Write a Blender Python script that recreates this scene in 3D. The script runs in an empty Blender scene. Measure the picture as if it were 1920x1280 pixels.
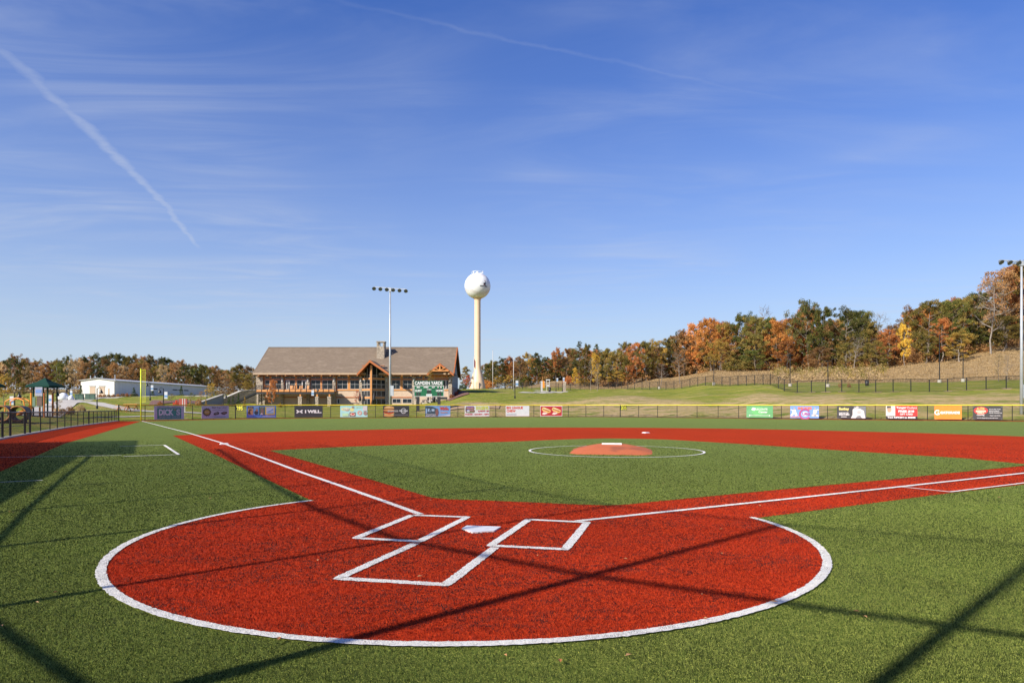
import bpy, math, random
import numpy as np
from mathutils import Vector
R_ = math.radians
random.seed(7); RNG = np.random.default_rng(11)
SC = bpy.context.scene
COL = SC.collection

# ------------------------------------------------------------------ camera, sky, sun, exposure
FPX, EYE, HZ = 1280.0, 1.54, 758.5          # focal length in photo pixels (24 mm), eye height, horizon row
cam = bpy.data.cameras.new("camera"); camo = bpy.data.objects.new("camera", cam); COL.objects.link(camo)
camo.location = (0, 0, EYE); camo.rotation_euler = (R_(90), 0, 0)
cam.sensor_width = 36; cam.lens = 24.0; cam.shift_y = (HZ - 640) / 1920; cam.clip_end = 6000; cam.clip_start = .05
SC.camera = camo
SUN_AZ, SUN_EL = 46.5, 33.0                  # light travels towards +x,+y at 46.5 degrees right of the view axis
LX, LY = math.sin(R_(SUN_AZ)), math.cos(R_(SUN_AZ))
sun = bpy.data.lights.new("sun", 'SUN'); suno = bpy.data.objects.new("sun", sun); COL.objects.link(suno)
sun.energy = 5.0; sun.angle = R_(.75); sun.color = (1, .92, .79)
suno.rotation_euler = Vector((LX * math.cos(R_(SUN_EL)), LY * math.cos(R_(SUN_EL)), -math.sin(R_(SUN_EL)))).to_track_quat('-Z', 'Y').to_euler()
SC.view_settings.view_transform = 'Standard'; SC.view_settings.look = 'None'
SC.view_settings.exposure = 0.55; SC.view_settings.gamma = 1; SC.view_settings.use_curve_mapping = False
SC.render.resolution_x, SC.render.resolution_y = 1024, 682

world = bpy.data.worlds.new("World"); SC.world = world; world.use_nodes = True
def build_sky():
    nt = world.node_tree; N = nt.nodes; N.clear(); Lk = nt.links.new
    out = N.new('ShaderNodeOutputWorld'); bg = N.new('ShaderNodeBackground'); bg.inputs[1].default_value = SKY_STRENGTH
    sky = N.new('ShaderNodeTexSky'); sky.sky_type = 'NISHITA'; sky.sun_disc = False
    sky.sun_elevation = R_(SUN_EL); sky.sun_rotation = R_(SUN_AZ + 180)
    sky.altitude = 300; sky.air_density = 1.0; sky.dust_density = .55; sky.ozone_density = 3.2
    def M(op, a, b=None, c=None, clamp=False):
        n = N.new('ShaderNodeMath'); n.operation = op; n.use_clamp = clamp
        for i, v in enumerate((a, b, c)):
            if v is None: continue
            if isinstance(v, (int, float)): n.inputs[i].default_value = v
            else: Lk(v, n.inputs[i])
        return n.outputs[0]
    def smooth(x, a, b):
        n = N.new('ShaderNodeMapRange'); n.interpolation_type = 'SMOOTHSTEP'
        Lk(x, n.inputs[0]); n.inputs[1].default_value = a; n.inputs[2].default_value = b
        return n.outputs[0]
    tc = N.new('ShaderNodeTexCoord'); sp = N.new('ShaderNodeSeparateXYZ'); Lk(tc.outputs['Generated'], sp.inputs[0])
    x, y, z = sp.outputs
    zc = M('MAXIMUM', z, .015)
    px, py = M('DIVIDE', x, zc), M('DIVIDE', y, zc)          # a flat layer of thin cloud high above the ground
    cb = N.new('ShaderNodeCombineXYZ'); Lk(px, cb.inputs[0]); Lk(py, cb.inputs[1])
    def noise(scale, detail, rough, sx, sy, rot=0, dist=0, off=(0, 0, 0)):
        mp = N.new('ShaderNodeMapping'); mp.inputs['Scale'].default_value = (sx, sy, 1); mp.inputs['Rotation'].default_value = (0, 0, R_(rot))
        mp.inputs['Location'].default_value = off
        Lk(cb.outputs[0], mp.inputs[0]); n = N.new('ShaderNodeTexNoise'); Lk(mp.outputs[0], n.inputs['Vector'])
        n.inputs['Scale'].default_value = scale; n.inputs['Detail'].default_value = detail; n.inputs['Roughness'].default_value = rough
        n.inputs['Distortion'].default_value = dist
        return n.outputs[0]
    above = smooth(z, .02, .10)
    big = smooth(noise(.55, 3, .5, 1, .45, 18, .6), .38, .74)
    wisp = smooth(noise(1.1, 6, .58, .5, 1.4, 24, 1.2), .34, .9)
    fine = noise(3.2, 5, .6, .4, 1.3, 20, 1.5)
    cir = M('MULTIPLY', M('MULTIPLY_ADD', M('MULTIPLY', big, wisp), 1.2, M('MULTIPLY', wisp, .12)), M('MULTIPLY_ADD', fine, .6, .5))
    cir = M('MULTIPLY', M('MULTIPLY', cir, above), .72, clamp=True)
    # contrail one: slightly bent line in the cloud layer
    wob = M('MULTIPLY', M('SUBTRACT', noise(5, 4, .6, 1, 1), .5), .085)
    t = M('SUBTRACT', py, 1.9)
    cx = M('ADD', M('ADD', M('MULTIPLY_ADD', M('MULTIPLY', t, t), -.028, -1.437), M('MULTIPLY', t, -.16)), wob)
    d1 = M('DIVIDE', M('ABSOLUTE', M('SUBTRACT', px, cx)), M('MULTIPLY_ADD', M('SUBTRACT', 4.4, py), .0055, .013))
    c1 = M('MULTIPLY', M('SUBTRACT', 1, smooth(d1, 0.1, 2.0)), M('MULTIPLY', smooth(py, 4.45, 4.1), smooth(py, .9, 2.6)))
    c1 = M('MULTIPLY', M('MULTIPLY', c1, M('MULTIPLY_ADD', noise(14, 4, .7, 1, 1), .9, .25)), .5)
    # contrail two: broad and faint
    d2 = M('ABSOLUTE', M('SUBTRACT', py, M('ADD', M('MULTIPLY_ADD', px, .41, 1.871), wob)))
    c2 = M('MULTIPLY', M('MULTIPLY', M('SUBTRACT', 1, smooth(d2, .0, .016)), M('MULTIPLY', smooth(px, -.7, -.1), smooth(px, 1.3, .1))), M('MULTIPLY_ADD', fine, .13, .0))
    below = M('GREATER_THAN', z, .0)
    tot = M('MULTIPLY', M('MAXIMUM', M('ADD', cir, c2), c1), below, clamp=True)
    # a veil of bright thin haze low over the land, the same all round the horizon
    veil = M('MULTIPLY', M('POWER', M('SUBTRACT', 1, M('MINIMUM', M('ABSOLUTE', z), 1)), 3.5), .95, clamp=True)
    hs = N.new('ShaderNodeHueSaturation'); hs.inputs['Saturation'].default_value = SKY_SAT; hs.inputs['Hue'].default_value = .521; Lk(sky.outputs[0], hs.inputs['Color'])
    hz = N.new('ShaderNodeMixRGB'); Lk(veil, hz.inputs[0]); Lk(hs.outputs[0], hz.inputs[1]); hz.inputs[2].default_value = (3.1, 3.6, 4.45, 1)
    mx = N.new('ShaderNodeMixRGB'); Lk(tot, mx.inputs[0]); Lk(hz.outputs[0], mx.inputs[1]); mx.inputs[2].default_value = (3.5, 3.85, 4.6, 1)
    Lk(mx.outputs[0], bg.inputs[0]); Lk(bg.outputs[0], out.inputs[0])
SKY_STRENGTH, SKY_SAT = .115, 1.36
build_sky()

# ------------------------------------------------------------------ helpers
def G(px, py):
    """photo pixel on the level field -> ground position"""
    Y = FPX * EYE / (py - HZ); return ((px - 960) / FPX * Y, Y)
def P(px, py, D): return ((px - 960) / FPX * D, D, EYE + (HZ - py) / FPX * D)
def PX(px, D): return (px - 960) / FPX * D
def PZ(py, D): return EYE + (HZ - py) / FPX * D

def tag(o, label=None, cat=None, group=None, kind=None):
    if label: o['label'] = label
    if cat: o['category'] = cat
    if group: o['group'] = group
    if kind: o['kind'] = kind
    return o
def thing(name, label, cat, loc=(0, 0, 0), rz=0, group=None):
    o = bpy.data.objects.new(name, None); COL.objects.link(o); o.empty_display_size = .2
    o.location = loc; o.rotation_euler = (0, 0, rz)
    return tag(o, label, cat, group)
def add(name, me, parent=None, mat=None):
    if mat is not None and not me.materials: me.materials.append(mat)
    o = bpy.data.objects.new(name, me); COL.objects.link(o)
    if parent is not None: o.parent = parent
    return o
class MB:
    def __init__(s): s.v = []; s.f = []
    def face(s, pts):
        b = len(s.v); s.v += [tuple(p) for p in pts]; s.f.append(tuple(range(b, b + len(pts)))); return s
    def box(s, x0, y0, z0, x1, y1, z1):
        b = len(s.v)
        s.v += [(x0, y0, z0), (x1, y0, z0), (x1, y1, z0), (x0, y1, z0), (x0, y0, z1), (x1, y0, z1), (x1, y1, z1), (x0, y1, z1)]
        s.f += [tuple(b + i for i in q) for q in ((0, 3, 2, 1), (4, 5, 6, 7), (0, 1, 5, 4), (1, 2, 6, 5), (2, 3, 7, 6), (3, 0, 4, 7))]; return s
    def tube(s, a, c, r0, r1=None, n=8, cap=True):
        r1 = r0 if r1 is None else r1
        a, c = Vector(a), Vector(c); d = (c - a).normalized()
        u = d.orthogonal().normalized(); w = d.cross(u); b = len(s.v)
        for p, r in ((a, r0), (c, r1)):
            for i in range(n):
                t = 2 * math.pi * i / n; s.v.append(tuple(p + u * (r * math.cos(t)) + w * (r * math.sin(t))))
        for i in range(n):
            j = (i + 1) % n; s.f.append((b + i, b + j, b + n + j, b + n + i))
        if cap: s.f.append(tuple(b + i for i in range(n))[::-1]); s.f.append(tuple(b + n + i for i in range(n)))
        return s
    def path(s, pts, r, n=6):
        for a, c in zip(pts[:-1], pts[1:]): s.tube(a, c, r, r, n)
        return s
    def lathe(s, prof, n=32, cx=0, cy=0):
        b = len(s.v)
        for r, z in prof:
            for i in range(n):
                t = 2 * math.pi * i / n; s.v.append((cx + r * math.cos(t), cy + r * math.sin(t), z))
        for k in range(len(prof) - 1):
            for i in range(n):
                j = (i + 1) % n; s.f.append((b + k * n + i, b + k * n + j, b + (k + 1) * n + j, b + (k + 1) * n + i))
        s.f.append(tuple(b + i for i in range(n))[::-1]); s.f.append(tuple(b + (len(prof) - 1) * n + i for i in range(n)))
        return s
    def prism(s, pts, d):
        """pts: a flat polygon (3-D points), pushed along vector d"""
        n = len(pts); b = len(s.v); s.v += [tuple(p) for p in pts] + [tuple(Vector(p) + Vector(d)) for p in pts]
        s.f.append(tuple(range(b, b + n))); s.f.append(tuple(range(b + n, b + 2 * n))[::-1])
        for i in range(n):
            j = (i + 1) % n; s.f.append((b + i, b + n + i, b + n + j, b + j))
        return s
    def bar(s, a, c, w, h, up=(0, 0, 1)):
        """rectangular bar from a to c, w across, h along up"""
        a, c, up = Vector(a), Vector(c), Vector(up); d = (c - a).normalized(); q = d.cross(up).normalized(); up = q.cross(d)
        p = [a + q * (w / 2 * i) + up * (h / 2 * j) for i, j in ((-1, -1), (1, -1), (1, 1), (-1, 1))]
        return s.prism(p, c - a)
    def mesh(s, name, smooth=False):
        me = bpy.data.meshes.new(name); me.from_pydata(s.v, [], s.f); me.update()
        if smooth: me.polygons.foreach_set('use_smooth', [True] * len(me.polygons))
        return me
    def build(s, name, mat, parent=None, smooth=False):
        me = s.mesh(name, smooth); me.materials.append(mat); return add(name, me, parent)

# ------------------------------------------------------------------ materials
def pm(name, c1, c2=None, scale=4., rough=.7, bump=0., bscale=None, metal=0., spec=.5, detail=5, stretch=(1, 1, 1), c3=None, s3=.3, lo=.35, hi=.65, bdist=.02):
    m = bpy.data.materials.new(name); m.use_nodes = True; nt = m.node_tree; N = nt.nodes; b = N['Principled BSDF']
    b.inputs['Roughness'].default_value = rough; b.inputs['Metallic'].default_value = metal; b.inputs['Specular IOR Level'].default_value = spec
    b.inputs['Base Color'].default_value = (*c1, 1)
    if c2 is None and not bump: return m
    tc = N.new('ShaderNodeTexCoord'); mp = N.new('ShaderNodeMapping'); mp.inputs['Scale'].default_value = stretch
    nt.links.new(tc.outputs['Object'], mp.inputs[0])
    def nz(sc, det=detail):
        n = N.new('ShaderNodeTexNoise'); n.inputs['Scale'].default_value = sc; n.inputs['Detail'].default_value = det
        n.inputs['Roughness'].default_value = .65; nt.links.new(mp.outputs[0], n.inputs['Vector']); return n.outputs[0]
    def ramp(src, lo, hi):
        r = N.new('ShaderNodeMapRange'); r.interpolation_type = 'SMOOTHSTEP'; r.inputs[1].default_value = lo; r.inputs[2].default_value = hi
        nt.links.new(src, r.inputs[0]); return r.outputs[0]
    if c2 is not None:
        mx = N.new('ShaderNodeMixRGB'); mx.inputs[1].default_value = (*c1, 1); mx.inputs[2].default_value = (*c2, 1)
        nt.links.new(ramp(nz(scale), lo, hi), mx.inputs[0]); col = mx.outputs[0]
        if c3 is not None:
            m3 = N.new('ShaderNodeMixRGB'); m3.inputs[2].default_value = (*c3, 1); nt.links.new(col, m3.inputs[1])
            nt.links.new(ramp(nz(s3, 3), .5, .72), m3.inputs[0]); col = m3.outputs[0]
        nt.links.new(col, b.inputs['Base Color'])
    if bump:
        bp = N.new('ShaderNodeBump'); bp.inputs['Strength'].default_value = bump; bp.inputs['Distance'].default_value = bdist
        nt.links.new(nz(bscale or scale), bp.inputs['Height']); nt.links.new(bp.outputs[0], b.inputs['Normal'])
    return m
def net_mat(name, col, cover):
    """woven wire or netting too fine to see: part of the light passes straight through"""
    m = bpy.data.materials.new(name); m.use_nodes = True; nt = m.node_tree; N = nt.nodes; b = N['Principled BSDF']
    b.inputs['Base Color'].default_value = (*col, 1); b.inputs['Roughness'].default_value = .6
    t = N.new('ShaderNodeBsdfTransparent'); mx = N.new('ShaderNodeMixShader'); mx.inputs[0].default_value = cover
    nt.links.new(t.outputs[0], mx.inputs[1]); nt.links.new(b.outputs[0], mx.inputs[2]); nt.links.new(mx.outputs[0], N['Material Output'].inputs[0])
    return m
def leaf_mat(name, c, c2, vary=.35):
    m = bpy.data.materials.new(name); m.use_nodes = True; nt = m.node_tree; N = nt.nodes; L = nt.links.new; N.clear()
    out = N.new('ShaderNodeOutputMaterial'); d = N.new('ShaderNodeBsdfDiffuse'); t = N.new('ShaderNodeBsdfTranslucent'); mx = N.new('ShaderNodeMixShader'); mx.inputs[0].default_value = .42
    g = N.new('ShaderNodeNewGeometry'); oi = N.new('ShaderNodeObjectInfo'); tc = N.new('ShaderNodeTexCoord')
    nz = N.new('ShaderNodeTexNoise'); nz.inputs['Scale'].default_value = .55; nz.inputs['Detail'].default_value = 3
    av = N.new('ShaderNodeVectorMath'); av.operation = 'ADD'; L(tc.outputs['Object'], av.inputs[0])
    sc = N.new('ShaderNodeVectorMath'); sc.operation = 'SCALE'; L(oi.outputs['Location'], sc.inputs[0]); sc.inputs['Scale'].default_value = .37
    L(sc.outputs[0], av.inputs[1]); L(av.outputs[0], nz.inputs['Vector'])
    a = N.new('ShaderNodeMath'); a.operation = 'MULTIPLY_ADD'; L(g.outputs['Random Per Island'], a.inputs[0]); a.inputs[1].default_value = .5
    r = N.new('ShaderNodeMapRange'); r.inputs[1].default_value = .35; r.inputs[2].default_value = .65; r.inputs[4].default_value = .75; r.inputs[3].default_value = -.2
    L(nz.outputs[0], r.inputs[0]); L(r.outputs[0], a.inputs[2]); a.use_clamp = True
    c_ = N.new('ShaderNodeMixRGB'); c_.inputs[1].default_value = (*c, 1); c_.inputs[2].default_value = (*c2, 1); L(a.outputs[0], c_.inputs[0])
    hs = N.new('ShaderNodeHueSaturation'); L(c_.outputs[0], hs.inputs['Color'])
    v = N.new('ShaderNodeMapRange'); v.inputs[3].default_value = 1 - vary; v.inputs[4].default_value = 1 + vary; L(oi.outputs['Random'], v.inputs[0]); L(v.outputs[0], hs.inputs['Value'])
    L(hs.outputs[0], d.inputs[0]); L(hs.outputs[0], t.inputs[0]); L(d.outputs[0], mx.inputs[1]); L(t.outputs[0], mx.inputs[2]); L(mx.outputs[0], out.inputs[0])
    return m
def turf_mat(name, c1, c2, crumb, crumb_amt, big, bump=.5, sheen=None):
    """artificial turf seen from above: two fibre tones, dark rubber crumbs, slow mottling, mowing-like nap"""
    m = bpy.data.materials.new(name); m.use_nodes = True; nt = m.node_tree; N = nt.nodes; L = nt.links.new; b = N['Principled BSDF']
    b.inputs['Roughness'].default_value = .85; b.inputs['Specular IOR Level'].default_value = .06
    if sheen: b.inputs['Sheen Weight'].default_value = SHEEN; b.inputs['Sheen Roughness'].default_value = .21; b.inputs['Sheen Tint'].default_value = (*sheen, 1)
    tc = N.new('ShaderNodeTexCoord')
    def nz(sc, det, st=(1, 1, 1)):
        mp = N.new('ShaderNodeMapping'); mp.inputs['Scale'].default_value = st; L(tc.outputs['Object'], mp.inputs[0])
        n = N.new('ShaderNodeTexNoise'); n.inputs['Scale'].default_value = sc; n.inputs['Detail'].default_value = det; n.inputs['Roughness'].default_value = .7
        L(mp.outputs[0], n.inputs['Vector']); return n.outputs[0]
    def rng(x, a, c, d=0., e=1.):
        r = N.new('ShaderNodeMapRange'); r.interpolation_type = 'SMOOTHSTEP'; L(x, r.inputs[0])
        for i, q in zip((1, 2, 3, 4), (a, c, d, e)): r.inputs[i].default_value = q
        return r.outputs[0]
    fine = nz(55, 4)
    m1 = N.new('ShaderNodeMixRGB'); m1.inputs[1].default_value = (*c1, 1); m1.inputs[2].default_value = (*c2, 1); L(rng(fine, .38, .62), m1.inputs[0])
    m2 = N.new('ShaderNodeMixRGB'); m2.inputs[2].default_value = (*crumb, 1); L(m1.outputs[0], m2.inputs[1])
    cm = N.new('ShaderNodeMath'); cm.operation = 'MULTIPLY'; L(rng(nz(26, 5), .52, .7), cm.inputs[0]); L(rng(nz(.9, 4), .4, .68, .15, crumb_amt), cm.inputs[1]); L(cm.outputs[0], m2.inputs[0])
    m3 = N.new('ShaderNodeMixRGB'); m3.blend_type = 'MULTIPLY'; m3.inputs[0].default_value = 1; L(m2.outputs[0], m3.inputs[1])
    v = rng(nz(.35, 5, (1, .6, 1)), .3, .7, 1 - big, 1 + big); cc = N.new('ShaderNodeCombineColor')
    for i in range(3): L(v, cc.inputs[i])
    L(cc.outputs[0], m3.inputs[2]); L(m3.outputs[0], b.inputs['Base Color'])
    bp = N.new('ShaderNodeBump'); bp.inputs['Strength'].default_value = bump; bp.inputs['Distance'].default_value = .02; L(nz(70, 3), bp.inputs['Height']); L(bp.outputs[0], b.inputs['Normal'])
    return m
def fibre_mat(name, c1, c2, rough=.6, dirt=.35, wear=None):
    m = bpy.data.materials.new(name); m.use_nodes = True; nt = m.node_tree; N = nt.nodes; L = nt.links.new; b = N['Principled BSDF']
    g = N.new('ShaderNodeNewGeometry'); mx = N.new('ShaderNodeMixRGB'); mx.inputs[1].default_value = (*c1, 1); mx.inputs[2].default_value = (*c2, 1)
    pw = N.new('ShaderNodeMath'); pw.operation = 'POWER'; L(g.outputs['Random Per Island'], pw.inputs[0]); pw.inputs[1].default_value = 1.5; L(pw.outputs[0], mx.inputs[0])
    tc = N.new('ShaderNodeTexCoord'); fac = []
    for sc, lo, hi in ((1.3, .38, .6), (13., .42, .56)):
        n = N.new('ShaderNodeTexNoise'); n.inputs['Scale'].default_value = sc; n.inputs['Detail'].default_value = 5; n.inputs['Roughness'].default_value = .7; mp = N.new('ShaderNodeMapping'); mp.inputs['Scale'].default_value = (.55, 1, 1); L(tc.outputs['Object'], mp.inputs[0]); L(mp.outputs[0], n.inputs['Vector'])
        r = N.new('ShaderNodeMapRange'); r.interpolation_type = 'SMOOTHSTEP'; r.inputs[1].default_value = lo; r.inputs[2].default_value = hi; L(n.outputs[0], r.inputs[0]); fac.append(r.outputs[0])
    ml = N.new('ShaderNodeMath'); ml.operation = 'MULTIPLY'
    if wear:      # rubbed, dirtier pile where players stand
        vd = N.new('ShaderNodeVectorMath'); vd.operation = 'DISTANCE'; L(tc.outputs['Object'], vd.inputs[0]); vd.inputs[1].default_value = (*wear[:2], 0)
        rw = N.new('ShaderNodeMapRange'); rw.interpolation_type = 'SMOOTHSTEP'; rw.inputs[1].default_value = wear[2]; rw.inputs[2].default_value = .3; rw.inputs[4].default_value = .75; L(vd.outputs['Value'], rw.inputs[0])
        aw = N.new('ShaderNodeMath'); aw.operation = 'ADD'; aw.use_clamp = True; L(fac[0], aw.inputs[0]); L(rw.outputs[0], aw.inputs[1]); fac[0] = aw.outputs[0]
    L(fac[0], ml.inputs[0]); L(fac[1], ml.inputs[1]); m2 = N.new('ShaderNodeMath'); m2.operation = 'MULTIPLY'; L(ml.outputs[0], m2.inputs[0]); m2.inputs[1].default_value = dirt
    md = N.new('ShaderNodeMixRGB'); L(m2.outputs[0], md.inputs[0]); L(mx.outputs[0], md.inputs[1]); md.inputs[2].default_value = (.02, .016, .018, 1)
    nb = N.new('ShaderNodeTexNoise'); nb.inputs['Scale'].default_value = .45; nb.inputs['Detail'].default_value = 4; L(tc.outputs['Object'], nb.inputs['Vector']); rb = N.new('ShaderNodeMapRange'); rb.inputs[1].default_value = .32; rb.inputs[2].default_value = .68; rb.inputs[3].default_value = .72; rb.inputs[4].default_value = 1.25; L(nb.outputs[0], rb.inputs[0])
    hv = N.new('ShaderNodeHueSaturation'); L(md.outputs[0], hv.inputs['Color']); L(rb.outputs[0], hv.inputs['Value']); L(hv.outputs[0], b.inputs['Base Color']); b.inputs['Roughness'].default_value = rough; b.inputs['Specular IOR Level'].default_value = .12
    return m
def stone_mat(name, a, b2, c3, sc):
    """rough laid field stone: cells of different stone with darker joints"""
    m = bpy.data.materials.new(name); m.use_nodes = True; nt = m.node_tree; N = nt.nodes; L = nt.links.new; b = N['Principled BSDF']; b.inputs['Roughness'].default_value = .85
    tc = N.new('ShaderNodeTexCoord'); mp = N.new('ShaderNodeMapping'); mp.inputs['Scale'].default_value = (1, 1, 1.9); L(tc.outputs['Object'], mp.inputs[0])
    vo = N.new('ShaderNodeTexVoronoi'); vo.inputs['Scale'].default_value = sc; L(mp.outputs[0], vo.inputs['Vector'])
    ve = N.new('ShaderNodeTexVoronoi'); ve.feature = 'DISTANCE_TO_EDGE'; ve.inputs['Scale'].default_value = sc; L(mp.outputs[0], ve.inputs['Vector'])
    sp = N.new('ShaderNodeSeparateColor'); L(vo.outputs['Color'], sp.inputs[0])
    m1 = N.new('ShaderNodeMixRGB'); m1.inputs[1].default_value = (*a, 1); m1.inputs[2].default_value = (*b2, 1); L(sp.outputs[0], m1.inputs[0])
    r = N.new('ShaderNodeMapRange'); r.inputs[1].default_value = .01; r.inputs[2].default_value = .07; L(ve.outputs['Distance'], r.inputs[0])
    m2 = N.new('ShaderNodeMixRGB'); m2.inputs[1].default_value = (*c3, 1); L(m1.outputs[0], m2.inputs[2]); L(r.outputs[0], m2.inputs[0])
    L(m2.outputs[0], b.inputs['Base Color']); bp = N.new('ShaderNodeBump'); bp.inputs['Distance'].default_value = .05; L(r.outputs[0], bp.inputs['Height']); L(bp.outputs[0], b.inputs['Normal'])
    return m

M = {}; SHEEN = 1.0
M['turf'] = turf_mat('green_turf', (.05, .069, .011), (.078, .1, .017), (.03, .032, .018), .6, .16, sheen=(.68, .74, .17))
M['turf2'] = turf_mat('infield_green_turf', (.05, .069, .011), (.078, .1, .017), (.03, .032, .018), .55, .14, sheen=(.68, .74, .17))
M['red'] = turf_mat('red_turf', (.35, .021, .005), (.48, .038, .008), (.03, .012, .012), .9, .14, sheen=(1, .12, .03))
M['white_line'] = turf_mat('white_turf', (.74, .71, .64), (.82, .8, .74), (.25, .22, .2), .6, .08)
M['white'] = pm('white_paint', (.78, .78, .76), (.7, .7, .69), 3, .5)
M['rubber'] = pm('white_rubber', (.8, .8, .8), (.66, .65, .63), 9, .5)
M['mound'] = pm('orange_turf', (.56, .14, .04), (.46, .105, .03), 30, .9, .5, 60, c3=(.26, .07, .03), s3=.9)
M['black'] = pm('black_metal', (.012, .013, .013), None, rough=.4)
M['chain'] = net_mat('chain_link', (.02, .02, .02), .17)
M['chain_dense'] = net_mat('dense_black_mesh', (.03, .03, .032), .5)
M['yellow'] = pm('yellow_plastic', (.82, .64, .02), (.76, .56, .02), 2, .45)
M['yellow_shaded'] = pm('shaded_yellow_plastic', (.55, .34, .02), (.48, .3, .02), 2, .5)  # left stretch of the fence cap: shade put into the yellow's colour
M['pole_yellow'] = pm('safety_yellow', (.72, .8, .03), (.62, .7, .03), 2, .4)
M['galv'] = pm('galvanised_steel', (.50, .53, .56), (.42, .45, .48), 2, .45, metal=.3)
M['concrete'] = pm('concrete', (.5, .46, .4), (.42, .39, .34), 1.2, .9, .2, 20)
M['roof'] = pm('shingle_roof', (.2, .152, .108), (.162, .122, .086), 1.6, .9, .4, 9, stretch=(1, 1, 3), c3=(.228, .176, .127), s3=.5)
M['wood'] = pm('orange_cedar', (.6, .27, .08), (.5, .21, .06), 2.5, .6, stretch=(.4, .4, 5))
M['wood_dark'] = pm('red_cedar_trim', (.42, .125, .03), (.34, .1, .025), 2.5, .6)
M['fascia'] = pm('tan_fascia', (.45, .33, .22), (.4, .29, .19), 2, .7)
M['stucco'] = pm('tan_stucco', (.56, .43, .32), (.5, .38, .28), 1.5, .9, .2, 25)
M['siding'] = pm('grey_siding', (.36, .37, .36), (.32, .33, .32), 1, .8)
M['stone'] = stone_mat('field_stone', (.5, .42, .32), (.34, .28, .22), (.2, .17, .14), 2.6)
M['frame'] = pm('white_window_frame', (.46, .45, .43), None, rough=.5)
M['glass'] = pm('dark_window_glass', (.012, .02, .028), None, rough=.08, spec=.35)
M['metal_white'] = pm('white_metal_panel', (.78, .75, .7), (.72, .69, .64), .6, .5, .3, 3, stretch=(4, 4, .1))
M['tower'] = pm('cream_tower_paint', (.74, .55, .37), (.7, .51, .34), .3, .5)
M['ball'] = pm('white_tank_paint', (.8, .81, .82), (.75, .76, .77), .25, .4)
M['stitch'] = pm('red_stitch_paint', (.35, .08, .06), None, rough=.6)
M['score_green'] = pm('scoreboard_green', (.012, .13, .055), (.01, .11, .045), 1.5, .4)
M['dark'] = pm('dark_print', (.02, .02, .022), None, rough=.5)
M['bark'] = pm('bark', (.16, .125, .095), (.1, .08, .06), 3, .9)
M['bark_pale'] = pm('pale_bark', (.27, .23, .19), (.18, .15, .12), 3, .9)
M['mulch'] = pm('mulch', (.12, .06, .045), (.2, .1, .07), 4, .95, .6, 8)
M['soil'] = pm('bare_soil', (.42, .28, .16), (.34, .24, .13), 1.5, .95, .4, 6)
M['tent'] = pm('dark_green_canvas', (.012, .045, .034), (.015, .052, .04), 1, .9, spec=.1)
M['orange'] = pm('orange_plastic', (.75, .25, .02), None, rough=.5)
M['brown_pipe'] = pm('brown_pipe', (.12, .075, .06), (.09, .055, .045), 2, .7)
M['util_green'] = pm('utility_green', (.1, .17, .12), None, rough=.6)
M['asphalt'] = pm('asphalt', (.07, .07, .072), (.05, .05, .05), 3, .9)
M['chain_mid'] = net_mat('side_chain_link', (.03, .032, .034), .52)
M['net'] = net_mat('backstop_net', (.01, .01, .01), .17)
_sol = {}
def solid(c, rough=.55):
    k = tuple(round(x, 3) for x in c)
    if k not in _sol: _sol[k] = pm('printed_vinyl', k, tuple(x * .9 for x in k), 2.5, rough)
    return _sol[k]

# ------------------------------------------------------------------ lettering: each string becomes a flat mesh one unit wide and high
_txt = {}
def text_mesh(s, bold=.02):
    k = (s, bold)
    if k not in _txt:
        cu = bpy.data.curves.new('lettering', 'FONT'); cu.body = s; cu.size = 1; cu.offset = bold; cu.resolution_u = 3
        o = bpy.data.objects.new('lettering', cu); COL.objects.link(o)
        dg = bpy.context.evaluated_depsgraph_get(); me = bpy.data.meshes.new_from_object(o.evaluated_get(dg))
        bpy.data.objects.remove(o)
        n = len(me.vertices); co = np.empty(n * 3); me.vertices.foreach_get('co', co); co = co.reshape(-1, 3)
        mn, mxx = co.min(0), co.max(0); _txt[k] = ((co - mn) / np.maximum(mxx - mn, 1e-6), [tuple(p.vertices) for p in me.polygons])
        bpy.data.meshes.remove(me)
    return _txt[k]
def prints(parent, W, Hh, elems, y0=-.012):
    """flat print on a board: every element its own child, each a little in front of the one before; unit coordinates, v up"""
    for i, e in enumerate(elems):
        k, c = e[0], e[-1]; y = y0 - .0025 * (i + 1); m = c if not isinstance(c, tuple) else solid(c)
        if k == 't':
            _, s, a, b, c1, d = e[:6]; co, fs = text_mesh(s, e[6] if len(e) > 7 else .02)
            v = [((a + q[0] * (c1 - a)) * W, y, (b + q[1] * (d - b)) * Hh) for q in co]
            me = bpy.data.meshes.new('lettering'); me.from_pydata(v, [], fs); me.materials.append(m); add('lettering', me, parent)
        elif k == 'r':
            _, a, b, c1, d, _c = e
            MB().face([(a * W, y, b * Hh), (c1 * W, y, b * Hh), (c1 * W, y, d * Hh), (a * W, y, d * Hh)]).build('printed_panel', m, parent)
        elif k == 'e':
            _, cx, cy, rx, ry, _c = e
            MB().face([((cx + rx * math.cos(t)) * W, y, (cy + ry * math.sin(t)) * Hh) for t in np.linspace(0, 2 * math.pi, 25)[:-1]]).build('printed_emblem', m, parent)
        elif k == 'o':   # ring or part of a ring
            _, cx, cy, ro, ri, t0, t1, _c = e; b = MB(); n = 28
            for j in range(n):
                a0, a1 = R_(t0 + (t1 - t0) * j / n), R_(t0 + (t1 - t0) * (j + 1) / n)
                b.face([(cx * W + q * Hh * math.cos(t), y, cy * Hh + q * Hh * math.sin(t)) for q, t in ((ri, a0), (ro, a0), (ro, a1), (ri, a1))])
            b.build('printed_emblem', m, parent)
        elif k == 'p':
            MB().face([(a * W, y, b * Hh) for a, b in e[1]]).build('printed_shape', m, parent)
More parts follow.
